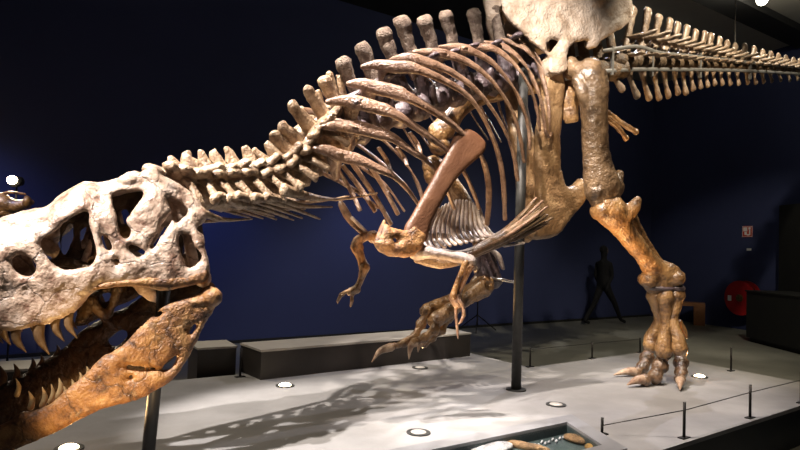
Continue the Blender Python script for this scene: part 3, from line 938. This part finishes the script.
# --- left leg, standing
hx = lambda x, y, d=5.82: P(x, y, d)
fm = MB().tube([hx(590, 70), hx(590, 76), hx(593, 85), hx(594, 110), hx(595, 140), hx(597, 165), hx(602, 184), hx(604, 196)], [(.13, .11), (.155, .125), (.145, .125), (.128, .115), (.125, .11), (.138, .115), (.17, .13), (.165, .11)], rt, 18, .03)
fm.tube([hx(590, 73), hx(579, 71, 5.86), hx(571, 70, 5.92)], [.11, .095, .10], None, 14, .03)
fm.blob(hx(570, 68, 5.93), (.075, .10, .105))
fm.tube([hx(577, 80, 5.78), hx(582, 92, 5.76), hx(588, 110, 5.78)], [.05, .06, .03], None, 10, .03)
fm.blob(hx(594, 192), (.085, .13, .10)); fm.blob(hx(614, 188, 5.9), (.09, .12, .115)); fm.blob(hx(618, 177, 5.93), (.05, .07, .07))
fm.build('femur', B_FEMUR, SKEL, [(.03, .2), (.008, .05)], .013)
tb = MB().tube([hx(608, 206), hx(613, 214), hx(624, 230, 5.88), hx(639, 250, 5.95), hx(652, 266, 6.02), hx(660, 276, 6.06), hx(662, 282, 6.07)], [(.15, .12), (.145, .12), (.105, .095), (.088, .085), (.105, .085), (.19, .10), (.19, .10)], rt, 18, .03)
tb.tube([hx(622, 218, 5.80), hx(632, 208, 5.80), hx(638, 200, 5.80)], [(.09, .07), (.07, .05), (.045, .035)], None, 12, .03)
tb.blob(hx(600, 211), (.085, .13, .09)); tb.blob(hx(604, 203), (.07, .12, .05))
tb.blob(hx(648, 280, 6.05), (.10, .12, .075)); tb.blob(hx(675, 278, 6.05), (.09, .12, .085))
tb.build('tibia', B_LEG, SKEL, [(.03, .2), (.008, .05)], .013)
MB().tube([hx(628, 208, 5.93), hx(636, 224, 5.98), hx(655, 254, 6.04), hx(670, 274, 6.06)], [(.06, .035), (.04, .03), (.028, .028), (.05, .035)], rt, 10, .03).build('fibula', B_LEG, SKEL, [(.02, .1)])
ank = MB().blob(hx(661, 288, 6.07), (.15, .10, .04)); ank.blob(hx(676, 288, 6.07), (.08, .09, .04))
ank.build('ankle_bone', B_DARK, SKEL, [(.02, .08)])
for (a, b_, c, d, dd, de, w, mx_) in [(655, 296, 651, 344, 6.12, 6.22, .076, 659), (665, 297, 664, 350, 6.06, 6.05, .080, 666), (676, 295, 679, 348, 6.08, 5.99, .076, 673)]:
    m_ = MB().tube([P(a, b_, dd), P(a * .7 + mx_ * .3, b_ * .85 + d * .15, dd), P(mx_, (b_ + d) / 2, (dd + de) / 2), P(a * .15 + c * .85, b_ * .15 + d * .85, de), P(c, d, de)], [(w * 1.25, w * 1.25), (w * .9, w), (w * .66, w * .72), (w * .86, w * .9), (w * 1.08, w * 1.05)], rt, 14, .025)
    m_.build('metatarsal', B_LEG, SKEL, [(.024, .12), (.012, .04)])
TOES = [([(650, 346, .14), (647, 358, .085), (643, 367, .055), (637, 372, .045), (614, 376, .012)], .088),
        ([(664, 352, .14), (660, 366, .10), (655, 376, .06), (645, 380, .05), (627, 386, .012)], .094),
        ([(680, 350, .16), (681, 363, .11), (681, 372, .075), (680, 380, .055), (680, 391, .012)], .086)]
# heights above the platform; depth follows from the ground line each toe stands on
for (pts, w), g0, g1 in zip(TOES, [(652, 372), (662, 381), (681, 378)], [(614, 377), (626, 388), (680, 392)]):
    A_, B_ = G(*g0), G(*g1)
    dA, dB = (A_ - CAM).dot(fw), (B_ - CAM).dot(fw)
    n = len(pts)
    X = []
    for k, (x, y, h) in enumerate(pts):
        d = dA + (dB - dA) * k / (n - 1)
        X.append(P(x, y, d))
    tm = None
    t_ = MB()
    for k in range(n - 2):
        a, b_ = X[k], X[k + 1]
        q = w * (1 - .14 * k)
        t_.tube([a, a * .5 + b_ * .5, b_], [q * .95, q * .62, q * .85], None, 12, .02)
        t_.blob(b_, q * .9)
    to = t_.build('toe', B_TOE, SKEL, [(.02, .08), (.008, .03)], .010)
    dirn = (X[-2] - X[-3]).normalized()
    MB().tube([X[-2], X[-2] * .55 + X[-1] * .45 + UPZ * .025, X[-1] + UPZ * .01], [w * .55, w * .42, w * .06], None, 10, .02).build('claw', B_CLAW, to, [(.006, .04)])
    # pad bone under the knuckle down to the platform
    lo = X[1].copy()
    k_ = X[2].copy(); k_.z = HP + .05
    MB().tube([X[2] * .6 + X[1] * .4, Vector((k_.x, k_.y, HP + .045))], [w * .7, .045], None, 10, .02).build('toe_joint', B_TOE, to, [(.01, .05)])
MB().tube([P(679, 322, 6.12), P(684, 331, 6.12), P(687, 338, 6.11)], [.03, .03, .012], None, 8, .02).build('dewclaw', B_LEG, SKEL)

# --- right leg, swung forward
kf = MB().tube([P(575, 78, 6.5), P(540, 84, 6.42), P(500, 92, 6.3), P(465, 104, 6.15), P(443, 130, 6.02)], [.12, .10, .09, .09, .12], None, 14, .03)
kf.blob(P(438, 135, 6.0), (.11, .11, .13)); kf.blob(P(440, 146, 6.0), (.10, .11, .09))
kf.build('femur', B_LEG, SKEL, [(.03, .2), (.014, .05)])
kt = MB().tube([P(434, 168, 6.0), P(444, 178, 6.02), P(462, 200, 6.05), P(478, 235, 6.05), P(487, 258, 6.03)], [.12, .105, .085, .085, .10], None, 14, .03)
kt.blob(P(432, 174, 6.0), (.09, .10, .11))
kt.build('tibia', B_LEG, SKEL, [(.03, .2), (.014, .05)])
an = MB().tube([P(481, 252, 5.95), P(486, 268, 5.95), P(493, 280, 5.95)], [(.09, .10), (.12, .11), (.09, .09)], rt, 14, .025)
an.blob(P(478, 262, 5.92), (.05, .08, .12))
an.build('ankle_bone', B_DARK, SKEL, [(.03, .1), (.014, .04)])
MB().tube([P(490, 249, 5.9), P(498, 256, 5.9), P(503, 268, 5.9)], [(.02, .05), (.03, .06), (.02, .04)], rt, 10, .02).build('fibula', B_GAST, SKEL, [(.012, .05)])
for (a, b_, c, d, dd, w) in [(486, 282, 427, 311, 5.9, .062), (484, 287, 436, 320, 5.82, .072), (482, 278, 446, 318, 5.98, .06)]:
    MB().tube([P(a, b_, dd), P((a * 3 + c) / 4, (b_ * 3 + d) / 4, dd - .02), P((a + c) / 2, (b_ + d) / 2, dd - .05), P(c, d, dd - .1)], [w * 1.3, w, w * .85, w * 1.15], None, 12, .025).build('metatarsal', B_LEG, SKEL, [(.024, .1), (.012, .035)])
for (pts, d, w) in [([(427, 312), (421, 324), (416, 335), (404, 343), (391, 347), (372, 362)], 5.75, .055),
                    ([(436, 321), (434, 330), (424, 338), (415, 342), (409, 359)], 5.68, .058),
                    ([(446, 319), (442, 330), (432, 338), (424, 344), (418, 352)], 5.85, .05)]:
    X = [P(x, y, d - .03 * k) for k, (x, y) in enumerate(pts)]
    t_ = MB()
    for k in range(len(X) - 2):
        q = w * (1 - .1 * k)
        t_.tube([X[k], X[k] * .5 + X[k + 1] * .5, X[k + 1]], [q, q * .72, q * .9], None, 11, .02)
        t_.blob(X[k + 1], q * .95)
    to = t_.build('toe', B_LEG, SKEL, [(.02, .06), (.008, .03)], .009)
    MB().tube([X[-2], X[-2] * .5 + X[-1] * .5 + UPZ * .03 - rt * .015, X[-1]], [w * .75, w * .5, w * .08], None, 10, .02).build('claw', B_CLAW, to, [(.006, .04)])

# --- tail
sp_t = [(633, 9), (648, 11), (659, 17), (670, 21), (678, 25), (687, 28), (696, 32), (705, 34), (711.5, 36), (720, 39), (727.5, 43), (735.5, 46), (745, 46), (754.5, 49), (763, 52), (771, 54), (778.5, 56), (786, 58), (793.5, 60), (800, 61), (807, 63), (814, 64)]
ch_b = [(622, 89), (637, 96), (649, 98), (659, 98), (668.5, 96), (678, 93), (686, 93), (693.5, 89), (701, 87), (708, 86), (715, 84), (722.5, 84), (730.5, 84), (739, 84), (748, 83), (756, 83), (764, 82), (772, 81), (781, 80), (790, 80), (798, 79), (806, 79)]
for i, (tx, ty) in enumerate(sp_t):
    cx = tx - 9 * (1 - i / 30)
    cy = np.interp(cx, [620, 660, 720, 800, 840], [61, 62, 65, 70, 72])
    sc = np.interp(i, [0, 9, 21], [1, .72, .52])
    c, T, U, Sd = frame(cx, cy, cx + 8, np.interp(cx + 8, [620, 660, 720, 800, 840], [61, 62, 65, 70, 72]))
    tip = S(tx, ty)
    v = MB()
    ln = .085 * (sc + .25)
    w2 = MB().tube([c - T * ln, c, c + T * ln], [.10 * sc, .08 * sc, .10 * sc], U, 12, .03)
    fat = np.interp(i, [0, 9, 21], [1, 1.25, 1.7])
    v.tube([c, c * .5 + tip * .5, tip], [(.075 * sc, .045 * sc), (.045 * sc * fat, .028 * sc), (.060 * sc * fat, .036 * sc * fat)], T, 10, .03)
    v.tube([c + U * .06 * sc - T * .08 * sc, c * .55 + tip * .45 + T * .10 * sc], [(.030 * sc * fat, .05 * sc), (.022 * sc * fat, .04 * sc)], T, 8, .03)
    for s_ in (1, -1):
        b0 = c * .55 + tip * .45
        v.blob(b0 + T * .12 * sc + Sd * s_ * .06 * sc - U * .03 * sc, (.05 * sc, .03 * sc, .04 * sc), T, Sd, U, 8, 6)
        v.tube([b0, b0 + T * .09 * sc + Sd * s_ * .12 * sc, b0 + T * .22 * sc + Sd * s_ * .19 * sc + U * .03 * sc], [(.05 * sc, .03), (.038 * sc, .022), (.034 * sc, .018)], T, 8, .03)
        v.tube([c + U * .05 * sc, c + Sd * s_ * .20 * sc + T * .05 + U * .04 * sc], [(.045 * sc, .022), (.045 * sc, .018)], T, 8, .03)
    vo = w2.build('caudal_vertebra', B_TAILC, SKEL, [(.018 * sc, .06), (.006, .03)])
    v.build('neural_spine', B_TAIL, vo, [(.020 * sc, .06), (.010, .03)])
for i, (bx, by) in enumerate(ch_b):
    sc = np.interp(i, [0, 9, 21], [1, .7, .5])
    ax = bx - np.interp(i, [0, 1, 3, 8, 21], [12, 9, 5, 2, 2])
    ay = np.interp(ax, [600, 720, 800], [69, 71, 74])
    k = MB()
    fat2 = np.interp(i, [0, 9, 21], [1, 1.2, 1.6])
    t_, b_ = S(ax, ay), S(bx, by)
    k.tube([t_, t_ * .5 + b_ * .5 - BACK * .02 * sc, b_], [(.050 * sc * fat2, .05 * sc), (.030 * sc * fat2, .026 * sc), (.050 * sc * fat2, .036 * sc)], BACK, 10, .025)
    k.blob(t_, (.05 * sc, .06 * sc, .035 * sc))
    k.build('chevron', B_TAIL, SKEL, [(.012, .05)])

# ------------------------------------------------------------------ the mount
ts = thing('tail_support', 'grey steel rails clamped along both sides of the tail bones', 'mount', S(640, 60))
for pts in ([(603, 51), (637, 46.5), (661, 53), (690, 56), (720, 59.5), (760, 63.5), (800, 67.5), (830, 70)], [(606, 71), (637, 69.5), (661, 69.5), (720, 70), (760, 71.5), (800, 74), (830, 76)]):
    MB().tube([S(x, y, .15) for x, y in pts], [(.022, .008)] * len(pts), UPZ, 8, .2).build('rail', RAILM, ts)
for x in (612, 652, 700, 750):
    MB().box(S(x, np.interp(x, [600, 800], [60, 71]), .13), (.03, .03, .30), BACK, LEFT).build('bracket', RAILM, ts, smooth=False)
wi = MB().tube([S(735, 46), S(735, 46) + Vector((0, 0, CEIL - S(735, 46).z))], [.006, .006], None, 6, 9).build('suspension_wire', RAILM)
tag(wi, 'thin steel wire hanging from the ceiling down to the tail bones', 'wire')

pb0 = G(516, 390)
pole = thing('support_pole', 'tall dark steel pole under the rib cage behind the display case', 'pole', pb0, 'steel poles carrying the skeleton')
ptop = P(529, 66, (P(529, 66, 1) - CAM).length * 0 + 5.62)
MB().tube([pb0, Vector((pb0.x, pb0.y, ptop.z))], [.045, .045], None, 20, 9, False).build('shaft', STEEL, pole)
MB().tube([pb0, pb0 + UPZ * .012], [.09, .09], None, 24, 9, False).build('base_plate', STEEL, pole, smooth=False)
top_ = Vector((pb0.x, pb0.y, ptop.z - .05))
MB().tube([top_, S(530, 78)], [.025, .025], None, 10, 9).build('bracket', RAILM, pole)
ra = Vector((pb0.x, pb0.y, P(520, 283, 5.62).z))
MB().tube([ra, P(488, 277, 5.90)], [.014, .014], None, 10, 9).build('rod', CHROME, pole)
pole2 = thing('support_pole', 'dark steel pole under the skull just behind the lower jaw', 'pole', G(147, 466), 'steel poles carrying the skeleton')
q0, q1 = G(147, 466), mid(172, 250, .5)
q1 = P(167, 262, (q1 - CAM).dot(fw))
MB().tube([q0, q1], [.036, .036], None, 20, 9, False).build('shaft', STEEL, pole2)
MB().tube([q0, q0 + UPZ * .012], [.09, .09], None, 24, 9, False).build('base_plate', STEEL, pole2, smooth=False)
MB().tube([q1, mid(172, 215, .5)], [.03, .03], None, 10, 9).build('bracket', STEEL, pole2)


# ------------------------------------------------------------------ low boxes behind the platform
def box_between(name, a, b, depth, z0, h, label, m=BOXM):
    d = (b - a).normalized()
    n = Vector((-d.y, d.x, 0))
    if n.dot(a - CAM) < 0: n = -n
    o = thing(name, label, 'box', Vector((a.x, a.y, z0)), None)
    MB().prism([a, b, b + n * depth, a + n * depth], z0, z0 + h - .02).build('body', m, o, smooth=False)
    e = .008
    MB().prism([a - n * e - d * e, b - n * e + d * e, b + n * (depth + e) + d * e, a + n * (depth + e) - d * e], z0 + h - .02, z0 + h).build('top_board', RAILBOX, o, smooth=False)
    return o


RAILBOX = mat('light grey top board', (.40, .38, .34), (.34, .32, .29), 4, .5)
b1 = box_between('low_bench_box', G(260.5, 380), G(470, 356), .46, HP, .275, 'long low dark brown box at the back of the platform behind the raised foot')
fa, fb = G(201, 377) + nb * -.12, G(240, 374) + nb * -.12
box_between('low_bench_box', Vector((fa.x, fa.y, 0)), Vector((fb.x, fb.y, 0)), .40, 0, HP + .25, 'short dark box beyond the platform edge next to the barrier post behind the jaw')
fa, fb = G(-120, 404) + nb * -.12, G(108, 386) + nb * -.12
box_between('low_bench_box', Vector((fa.x, fa.y, 0)), Vector((fb.x, fb.y, 0)), .40, 0, HP + .17, 'low dark box beyond the platform seen through the open jaws')

# ------------------------------------------------------------------ barrier posts and wires
posts = [(240, 377, .27, 'thin black barrier post standing left of the long low box'), (530, 367, .21, 'thin black barrier post at the inner corner of the platform right of the steel pole'),
         (592, 358.5, .20, 'thin black barrier post on the back edge halfway to the standing foot'), (640, 352.5, .19, 'thin black barrier post right behind the standing foot'),
         (731, 371, .26, 'thin black barrier post on the back edge right of the standing foot'), (602, 435, .12, 'short black barrier post beside the glass display case'),
         (684, 438, .245, 'black barrier post on the front edge nearest the display case'), (750, 418, .26, 'black barrier post on the front edge in the middle of the front wire'), (801, 403, .27, 'black barrier post on the front edge at the far right of the photo')]
for (x, y, h, lb) in posts:
    b0 = G(x, y)
    o = thing('barrier_post', lb, 'post', b0, 'low barrier posts on the platform')
    MB().tube([b0, b0 + UPZ * h], [.010, .010], None, 10, 9, False).build('shaft', POSTM, o)
    MB().box(b0 + UPZ * .004, (.09, .045, .008), fd, Vector((-fd.y, fd.x, 0))).build('foot_plate', POSTM, o, smooth=False)
for lb, ch in (('thin wire along the front edge of the platform', [(602, 435, .065), (684, 438, .19), (750, 418, .20), (801, 403, .20)]),
               ('thin wire along the back edge of the platform right of the pole', [(530, 367, .19), (592, 358.5, .18), (640, 352.5, .17)])):
    X = [G(x, y) + UPZ * h for x, y, h in ch]
    w_ = MB()
    for a, b_ in zip(X[:-1], X[1:]):
        w_.tube([a, b_], [.0035, .0035], None, 6, 9)
    tag(w_.build('barrier_wire', POSTM), lb, 'wire', 'barrier wires')

# ------------------------------------------------------------------ lamps let into the platform
lamps = [(285, 386, 1, 'bright warm uplight in the platform in front of the long low box'), (699.5, 377, 1, 'bright warm uplight in the platform right of the standing foot'), (69, 449, 1, 'bright warm uplight in the platform below the lower jaw'),
         (420, 368, 0, 'dim recessed uplight just in front of the right end of the long low box'), (418.5, 433, 0, 'dim recessed uplight left of the display case'), (556, 405, 0, 'dim recessed uplight between the tall pole and the display case')]
for (x, y, on, lb) in lamps:
    c = G(x, y)
    o = thing('floor_uplight', lb, 'lamp', c, 'uplights let into the platform')
    MB().tube([c + UPZ * .0005, c + UPZ * .008], [.082, .082], None, 28, 9, False).build('ring', STEEL, o, smooth=False)
    lens = MB().blob(c + UPZ * .006, (.055, .055, .012 if not on else .022), seg=20).build('lens', LAMPW if on else LAMPD, o)
    if not on:
        lens['label'] = 'dim glass lens'
up_ = [(285, 386, (425, 200, 4.9), 130, 50), (699.5, 377, (655, 260, 6.0), 260, 60), (69, 449, (110, 360, 3.15), 55, 70), (420, 368, (440, 305, 5.8), 110, 60), (418.5, 433, (420, 240, 4.7), 75, 60), (556, 405, (630, 235, 5.9), 330, 34)]
for (x, y, t, pw, an_) in up_:
    spot('uplight_beam', G(x, y) + UPZ * .06, P(*t), pw, an_, (1.0, .58, .24), .05, .6)
# another uplight of the same kind lights the jaw from in front, below the frame
c = G(90, 540)
o = thing('floor_uplight', 'warm uplight in the platform in front of the jaw', 'lamp', c, 'uplights let into the platform')
MB().tube([c + UPZ * .0005, c + UPZ * .008], [.082, .082], None, 28, 9, False).build('ring', STEEL, o, smooth=False)
MB().blob(c + UPZ * .008, (.060, .060, .03), seg=20).build('lens', LAMPW, o)
spot('uplight_beam', c + UPZ * .06, cheek(100, 380), 45, 55, (1.0, .60, .24), .05, .6)

# ------------------------------------------------------------------ display case
case = thing('display_case', 'sunken glass topped display case with grey rim at the front of the platform', 'display case', CA)
rim_o = grow(case_in, .13)
MB().prism(rim_o, HP + .001, HP + .022, [case_in]).build('rim', RIMM, case, smooth=False)
MB().prism(case_hole, HP - .08, HP - .06).build('lining', CASEB, case, smooth=False)
MB().prism(case_hole, HP - .06, HP - .001, [case_in]).build('side_wall', CASEB, case, smooth=False)
MB().prism(case_in, HP + .004, HP + .012).build('glass_top', GLASS, case, smooth=False)
def rock(name, label, px, py, r, m, rz=0.0, grp=None, lift=.9):
    X = (cu * math.cos(rz) + Vector((-cu.y, cu.x, 0)) * math.sin(rz)).normalized(); Y = Vector((-X.y, X.x, 0))
    c = G(px, py, HP - .06)
    o = MB().blob(c + UPZ * r[2] * lift, r, X, Y, UPZ, 26, 16).build(name, m, None, [(min(.05, r[2]), .09), (.012, .03)])
    return tag(o, label, 'fossil', grp)


rock('fossil_block', 'pale grey fossil block at the left end of the display case', 492, 452, (.17, .075, .026), FOSS1, 0)
rock('fossil_bone', 'brown fossil bone beside the pale block in the display case', 526, 449, (.035, .16, .024), SAND, .5)
rock('fossil_block', 'amber fossil block in the right corner of the display case', 578, 442, (.07, .10, .024), SAND, .2)
rock('fossil_bone', 'small yellow fossil at the right edge of the display case', 590, 450, (.05, .03, .02), FOSS2, .3)
for k in range(9):
    q = G(535 + k * 3.6, 446 - k * .9 + 1.5 * math.sin(k * 2.3), HP - .06)
    o = MB().tube([q + UPZ * .010, q + cu * .022 + cv * .022 + UPZ * .012], [.009, .006], None, 8, .02).build('fossil_tooth', FOSS1)
    tag(o, 'small grey fossil in the row across the dark case floor', 'fossil', 'small fossils in the display case')

# ------------------------------------------------------------------ things along the side wall
ncr = Vector((dr.y, -dr.x, 0))
if ncr.dot(CAM - wc) < 0: ncr = -ncr


def onwall(px, py, off=0.0):
    v = fw + rt * ((px - 400) / F_PX) + up * ((225 - py) / F_PX)
    a = wc + ncr * off
    return CAM + v * ((a - CAM).dot(ncr) / v.dot(ncr))


# fire hose reel
hc = onwall(743, 298, .16)
reel = thing('fire_hose_reel', 'round red fire hose reel on the dark wall beside the black cabinet', 'fire hose reel', hc)
MB().tube([hc - ncr * .10, hc + ncr * .10], [.30, .30], None, 36, 9, False).build('hose_drum', BLACKM, reel, smooth=False)
for q in (.10, -.10):
    MB().tube([hc + ncr * (q - .01), hc + ncr * (q + .01)], [.385, .385], None, 44, 9, False).build('disc', REDM, reel, smooth=False)
MB().tube([hc + ncr * .11, hc + ncr * .15], [.085, .07], None, 24, 9, False).build('hub', BRASS, reel, smooth=False)
MB().box(hc + ncr * .113 - dr * .25 - UPZ * .02, (.09, .006, .12), dr, ncr).build('sticker', WHITEM, reel, smooth=False)
MB().box(hc - ncr * .13, (.12, .06, .4), dr, ncr).build('wall_bracket', REDM, reel, smooth=False)
# fire hose sign
sc_ = onwall(747.5, 231.5, .012)
sg = thing('fire_hose_sign', 'small square red and white pictogram sign above the fire hose reel', 'sign', sc_)
MB().box(sc_, (.25, .012, .25), dr, ncr).build('panel', SIGNRED, sg, smooth=False)
f1 = sc_ + ncr * .008
for (u, z, w, h) in ((0, .112, .25, .007), (0, -.112, .25, .007), (.119, 0, .007, .25), (-.119, 0, .007, .25), (-.05, .05, .10, .09), (.055, .07, .05, .05), (.06, -.02, .03, .12), (-.04, -.04, .06, .07), (.02, -.075, .06, .03)):
    MB().box(f1 + dr * u + UPZ * z, (w, .004, h), dr, ncr).build('pictogram', WHITEM, sg, smooth=False)
# little plate below
s2 = onwall(749, 249.5, .01)
tag(MB().box(s2, (.11, .01, .05), dr, ncr).build('wall_plate', WHITEM, smooth=False), 'tiny white plate on the wall below the pictogram sign', 'plate')
# bench
ba, bb = G(677, 324, 0), G(705, 326, 0)
bn = thing('wooden_bench', 'orange brown wooden bench against the wall behind the standing foot', 'bench', ba)
d_ = (bb - ba).normalized(); n_ = Vector((-d_.y, d_.x, 0))
if n_.y < 0: n_ = -n_
ln_ = (bb - ba).length
MB().prism([ba - d_ * .25, bb, bb + n_ * .4, ba - d_ * .25 + n_ * .4], .44, .52).build('seat', WOOD, bn, smooth=False)
MB().prism([bb - d_ * .24, bb, bb + n_ * .4, bb - d_ * .24 + n_ * .4], 0, .44).build('leg', WOOD, bn, smooth=False)
MB().prism([ba - d_ * .25, ba - d_ * .05, ba - d_ * .05 + n_ * .4, ba - d_ * .25 + n_ * .4], 0, .44).build('leg', WOOD, bn, smooth=False)
# black cabinet
k0, k1 = G(746, 341, 0), G(808, 357, 0)
kd = (k1 - k0).normalized(); kn = Vector((-kd.y, kd.x, 0))
if kn.y < 0: kn = -kn
kh = P(746, 290, (k0 - CAM).dot(fw)).z
kb = thing('counter_cabinet', 'large matt black cabinet in front of the fire hose reel', 'cabinet', k0)
MB().prism([k0, k0 + kd * 3, k0 + kd * 3 + kn * .9, k0 + kn * .9], .08, kh - .03).build('body', BLACKM, kb, smooth=False)
MB().prism([k0 - kd * .02 - kn * .02, k0 + kd * 3, k0 + kd * 3 + kn * .92, k0 - kd * .02 + kn * .92], kh - .03, kh).build('top_board', BLACKM, kb, smooth=False)
MB().prism([k0 + kn * .05 + kd * .05, k0 + kd * 3 + kn * .05, k0 + kd * 3 + kn * .85, k0 + kn * .85 + kd * .05], 0, .08).build('plinth', BLACKM, kb, smooth=False)
k2 = G(778, 338, 0)
pn = MB().prism([k2, k2 + kd * 2.6, k2 + kd * 2.6 + kn * .12, k2 + kn * .12], 0, P(778, 205, (k2 - CAM).dot(fw)).z)
tag(pn.build('partition_panel', BLACKM, smooth=False), 'tall black partition panel behind the black cabinet', 'panel')

# tripod stand behind the raised foot
tp = G(477, 331, 0)
tr = thing('tripod_stand', 'thin black tripod stand on the hall floor behind the raised foot', 'tripod', tp)
MB().tube([tp + UPZ * .10, tp + UPZ * 1.35], [.014, .012], None, 8, 9).build('column', POSTM, tr)
for k in range(3):
    q = R(20 + 120 * k)
    MB().tube([tp + UPZ * .32, tp + Vector((.42 * math.cos(q), .42 * math.sin(q), .014))], [.011, .011], None, 8, 9).build('leg', POSTM, tr)
MB().box(tp + UPZ * 1.40, (.16, .10, .12)).build('head', POSTM, tr, smooth=False)

# visitor in black by the wall
def person():
    gl, gr = G(586, 325, 0), G(619, 323.5, 0)
    h = .5 * gl + .5 * gr
    D = (gr - gl).normalized()
    W = Vector((-D.y, D.x, 0))
    o = thing('person', 'dim visitor in black clothing walking past the back wall', 'person', h)
    pel = h + UPZ * .92
    V, E, RR = [], [], []

    def v(p, r):
        V.append(p); RR.append(r); return len(V) - 1

    def chain(s, seq):
        a = s
        for p, r in seq:
            b = v(p, r); E.append((a, b)); a = b
        return a
    r0 = v(pel, .15)
    ch = chain(r0, [(pel + UPZ * .22, .135), (pel + UPZ * .42, .155), (pel + UPZ * .52, .11), (pel + UPZ * .58, .06)])
    chain(ch, [(pel + UPZ * .66, .075), (pel + UPZ * .76, .09), (pel + UPZ * .84, .06)])
    for s_, foot in ((1, gl), (-1, gr)):
        kn_ = (pel + foot) * .5 + D * .05 + UPZ * .03 + W * .05 * s_
        an_ = foot + UPZ * .09 + W * .05 * s_
        chain(r0, [(pel - UPZ * .08 + W * .09 * s_, .10), (kn_, .065), (an_, .042), (an_ + D * .16 - UPZ * .055, .035)])
        sh = pel + UPZ * .46 + W * .19 * s_
        chain(2, [(sh, .065), (sh - UPZ * .28 - D * .06 * s_, .048), (sh - UPZ * .52 + D * .10 * s_, .035), (sh - UPZ * .62 + D * .12 * s_, .035)])
    me = bpy.data.meshes.new('body')
    me.from_pydata([p - h for p in V], E, [])
    me.materials.append(CLOTH)
    b = bpy.data.objects.new('body', me)
    COL.objects.link(b); b.parent = o
    sk_ = b.modifiers.new('skin', 'SKIN'); sk_.use_smooth_shade = True
    for i, r in enumerate(RR):
        me.skin_vertices[0].data[i].radius = (r, r)
    me.skin_vertices[0].data[0].use_root = True
    b.modifiers.new('sub', 'SUBSURF').render_levels = 2
    hd_ = pel + UPZ * .76
    f = MB().blob(hd_ + D * .02, (.085, .07, .11), D, W, UPZ); f.blob(hd_ + D * .105 - UPZ * .01, (.02, .012, .02), D, W, UPZ)
    f.build('head', SKIN, o)
    MB().blob(hd_ - D * .02 + UPZ * .03, (.095, .085, .10), D, W, UPZ).build('hair', CLOTH, o)


person()

# ceiling lamp above the tail
lc = P(762, 0, 10.1)
la = thing('ceiling_lamp', 'bright round spotlight under the ceiling above the tail', 'lamp', lc)
ld = (CAM + Vector((1.5, 1.0, 0)) - lc).normalized()
MB().tube([lc - ld * .16, lc], [.09, .10], None, 22, 9, False).build('housing', BLACKM, la)
MB().blob(lc + ld * .005, (.085, .085, .085)).build('lens', LAMPC, la)
MB().tube([lc - ld * .10, Vector(((lc - ld * .1).x, (lc - ld * .1).y, CEIL))], [.012, .012], None, 8, 9).build('stem', BLACKM, la)
pl = bpy.data.lights.new('ceiling_lamp_glow', 'POINT'); pl.energy = 125; pl.color = (1, .93, .75); pl.shadow_soft_size = .12
po = bpy.data.objects.new('ceiling_lamp_glow', pl); COL.objects.link(po); po.location = lc + ld * .12 + Vector((0, 0, .16))

# far left: a smaller fossil skull under its own lamp
fk = P(10, 205, 7.2)
fo = thing('small_fossil_skull', 'small brown fossil skull on a stand beyond the big snout', 'skull', Vector((fk.x, fk.y, 0)))
a = MB()
a.tube([P(-20, 198, 7.2), P(0, 203, 7.2), P(12, 206, 7.2), P(24, 205, 7.2), P(31, 202, 7.2)], [.13, .13, .085, .06, .03], None, 14, .03)
a.blob(P(27, 202, 7.15), (.05, .06, .08)); a.blob(P(4, 210, 7.2), (.10, .08, .09))
a.build('cranium', B_LEG, fo, [(.05, .09), (.02, .04)])
MB().tube([P(-8, 196, 7.18), P(10, 192.5, 7.18), P(25, 194, 7.18)], [.016, .018, .012], None, 10, .02).build('upper_ridge', B_JAW, fo, [(.01, .04)])
pz = P(-4, 214, 7.2)
MB().tube([Vector((pz.x, pz.y, 0)), pz], [.025, .025], None, 12, 9, False).build('stand', POSTM, fo)
ll = P(12, 180, 7.6)
lo = thing('stand_lamp', 'glaring lamp on a thin stand above the small fossil skull', 'lamp', Vector((ll.x, ll.y, 0)))
MB().blob(ll, (.055, .055, .055)).build('lens', LAMPL, lo)
MB().tube([ll + Vector((0, .03, -.02)), ll + Vector((0, .16, .0))], [.07, .06], None, 16, 9, False).build('housing', BLACKM, lo)
MB().tube([Vector((ll.x, ll.y + .1, 0)), ll + Vector((0, .1, -.05))], [.012, .012], None, 8, 9, False).build('stand', POSTM, lo)
spot('stand_lamp_beam', ll + Vector((0, -.09, 0)), P(10, 212, 7.2), 60, 150, (1, .75, .5), .05, 1)
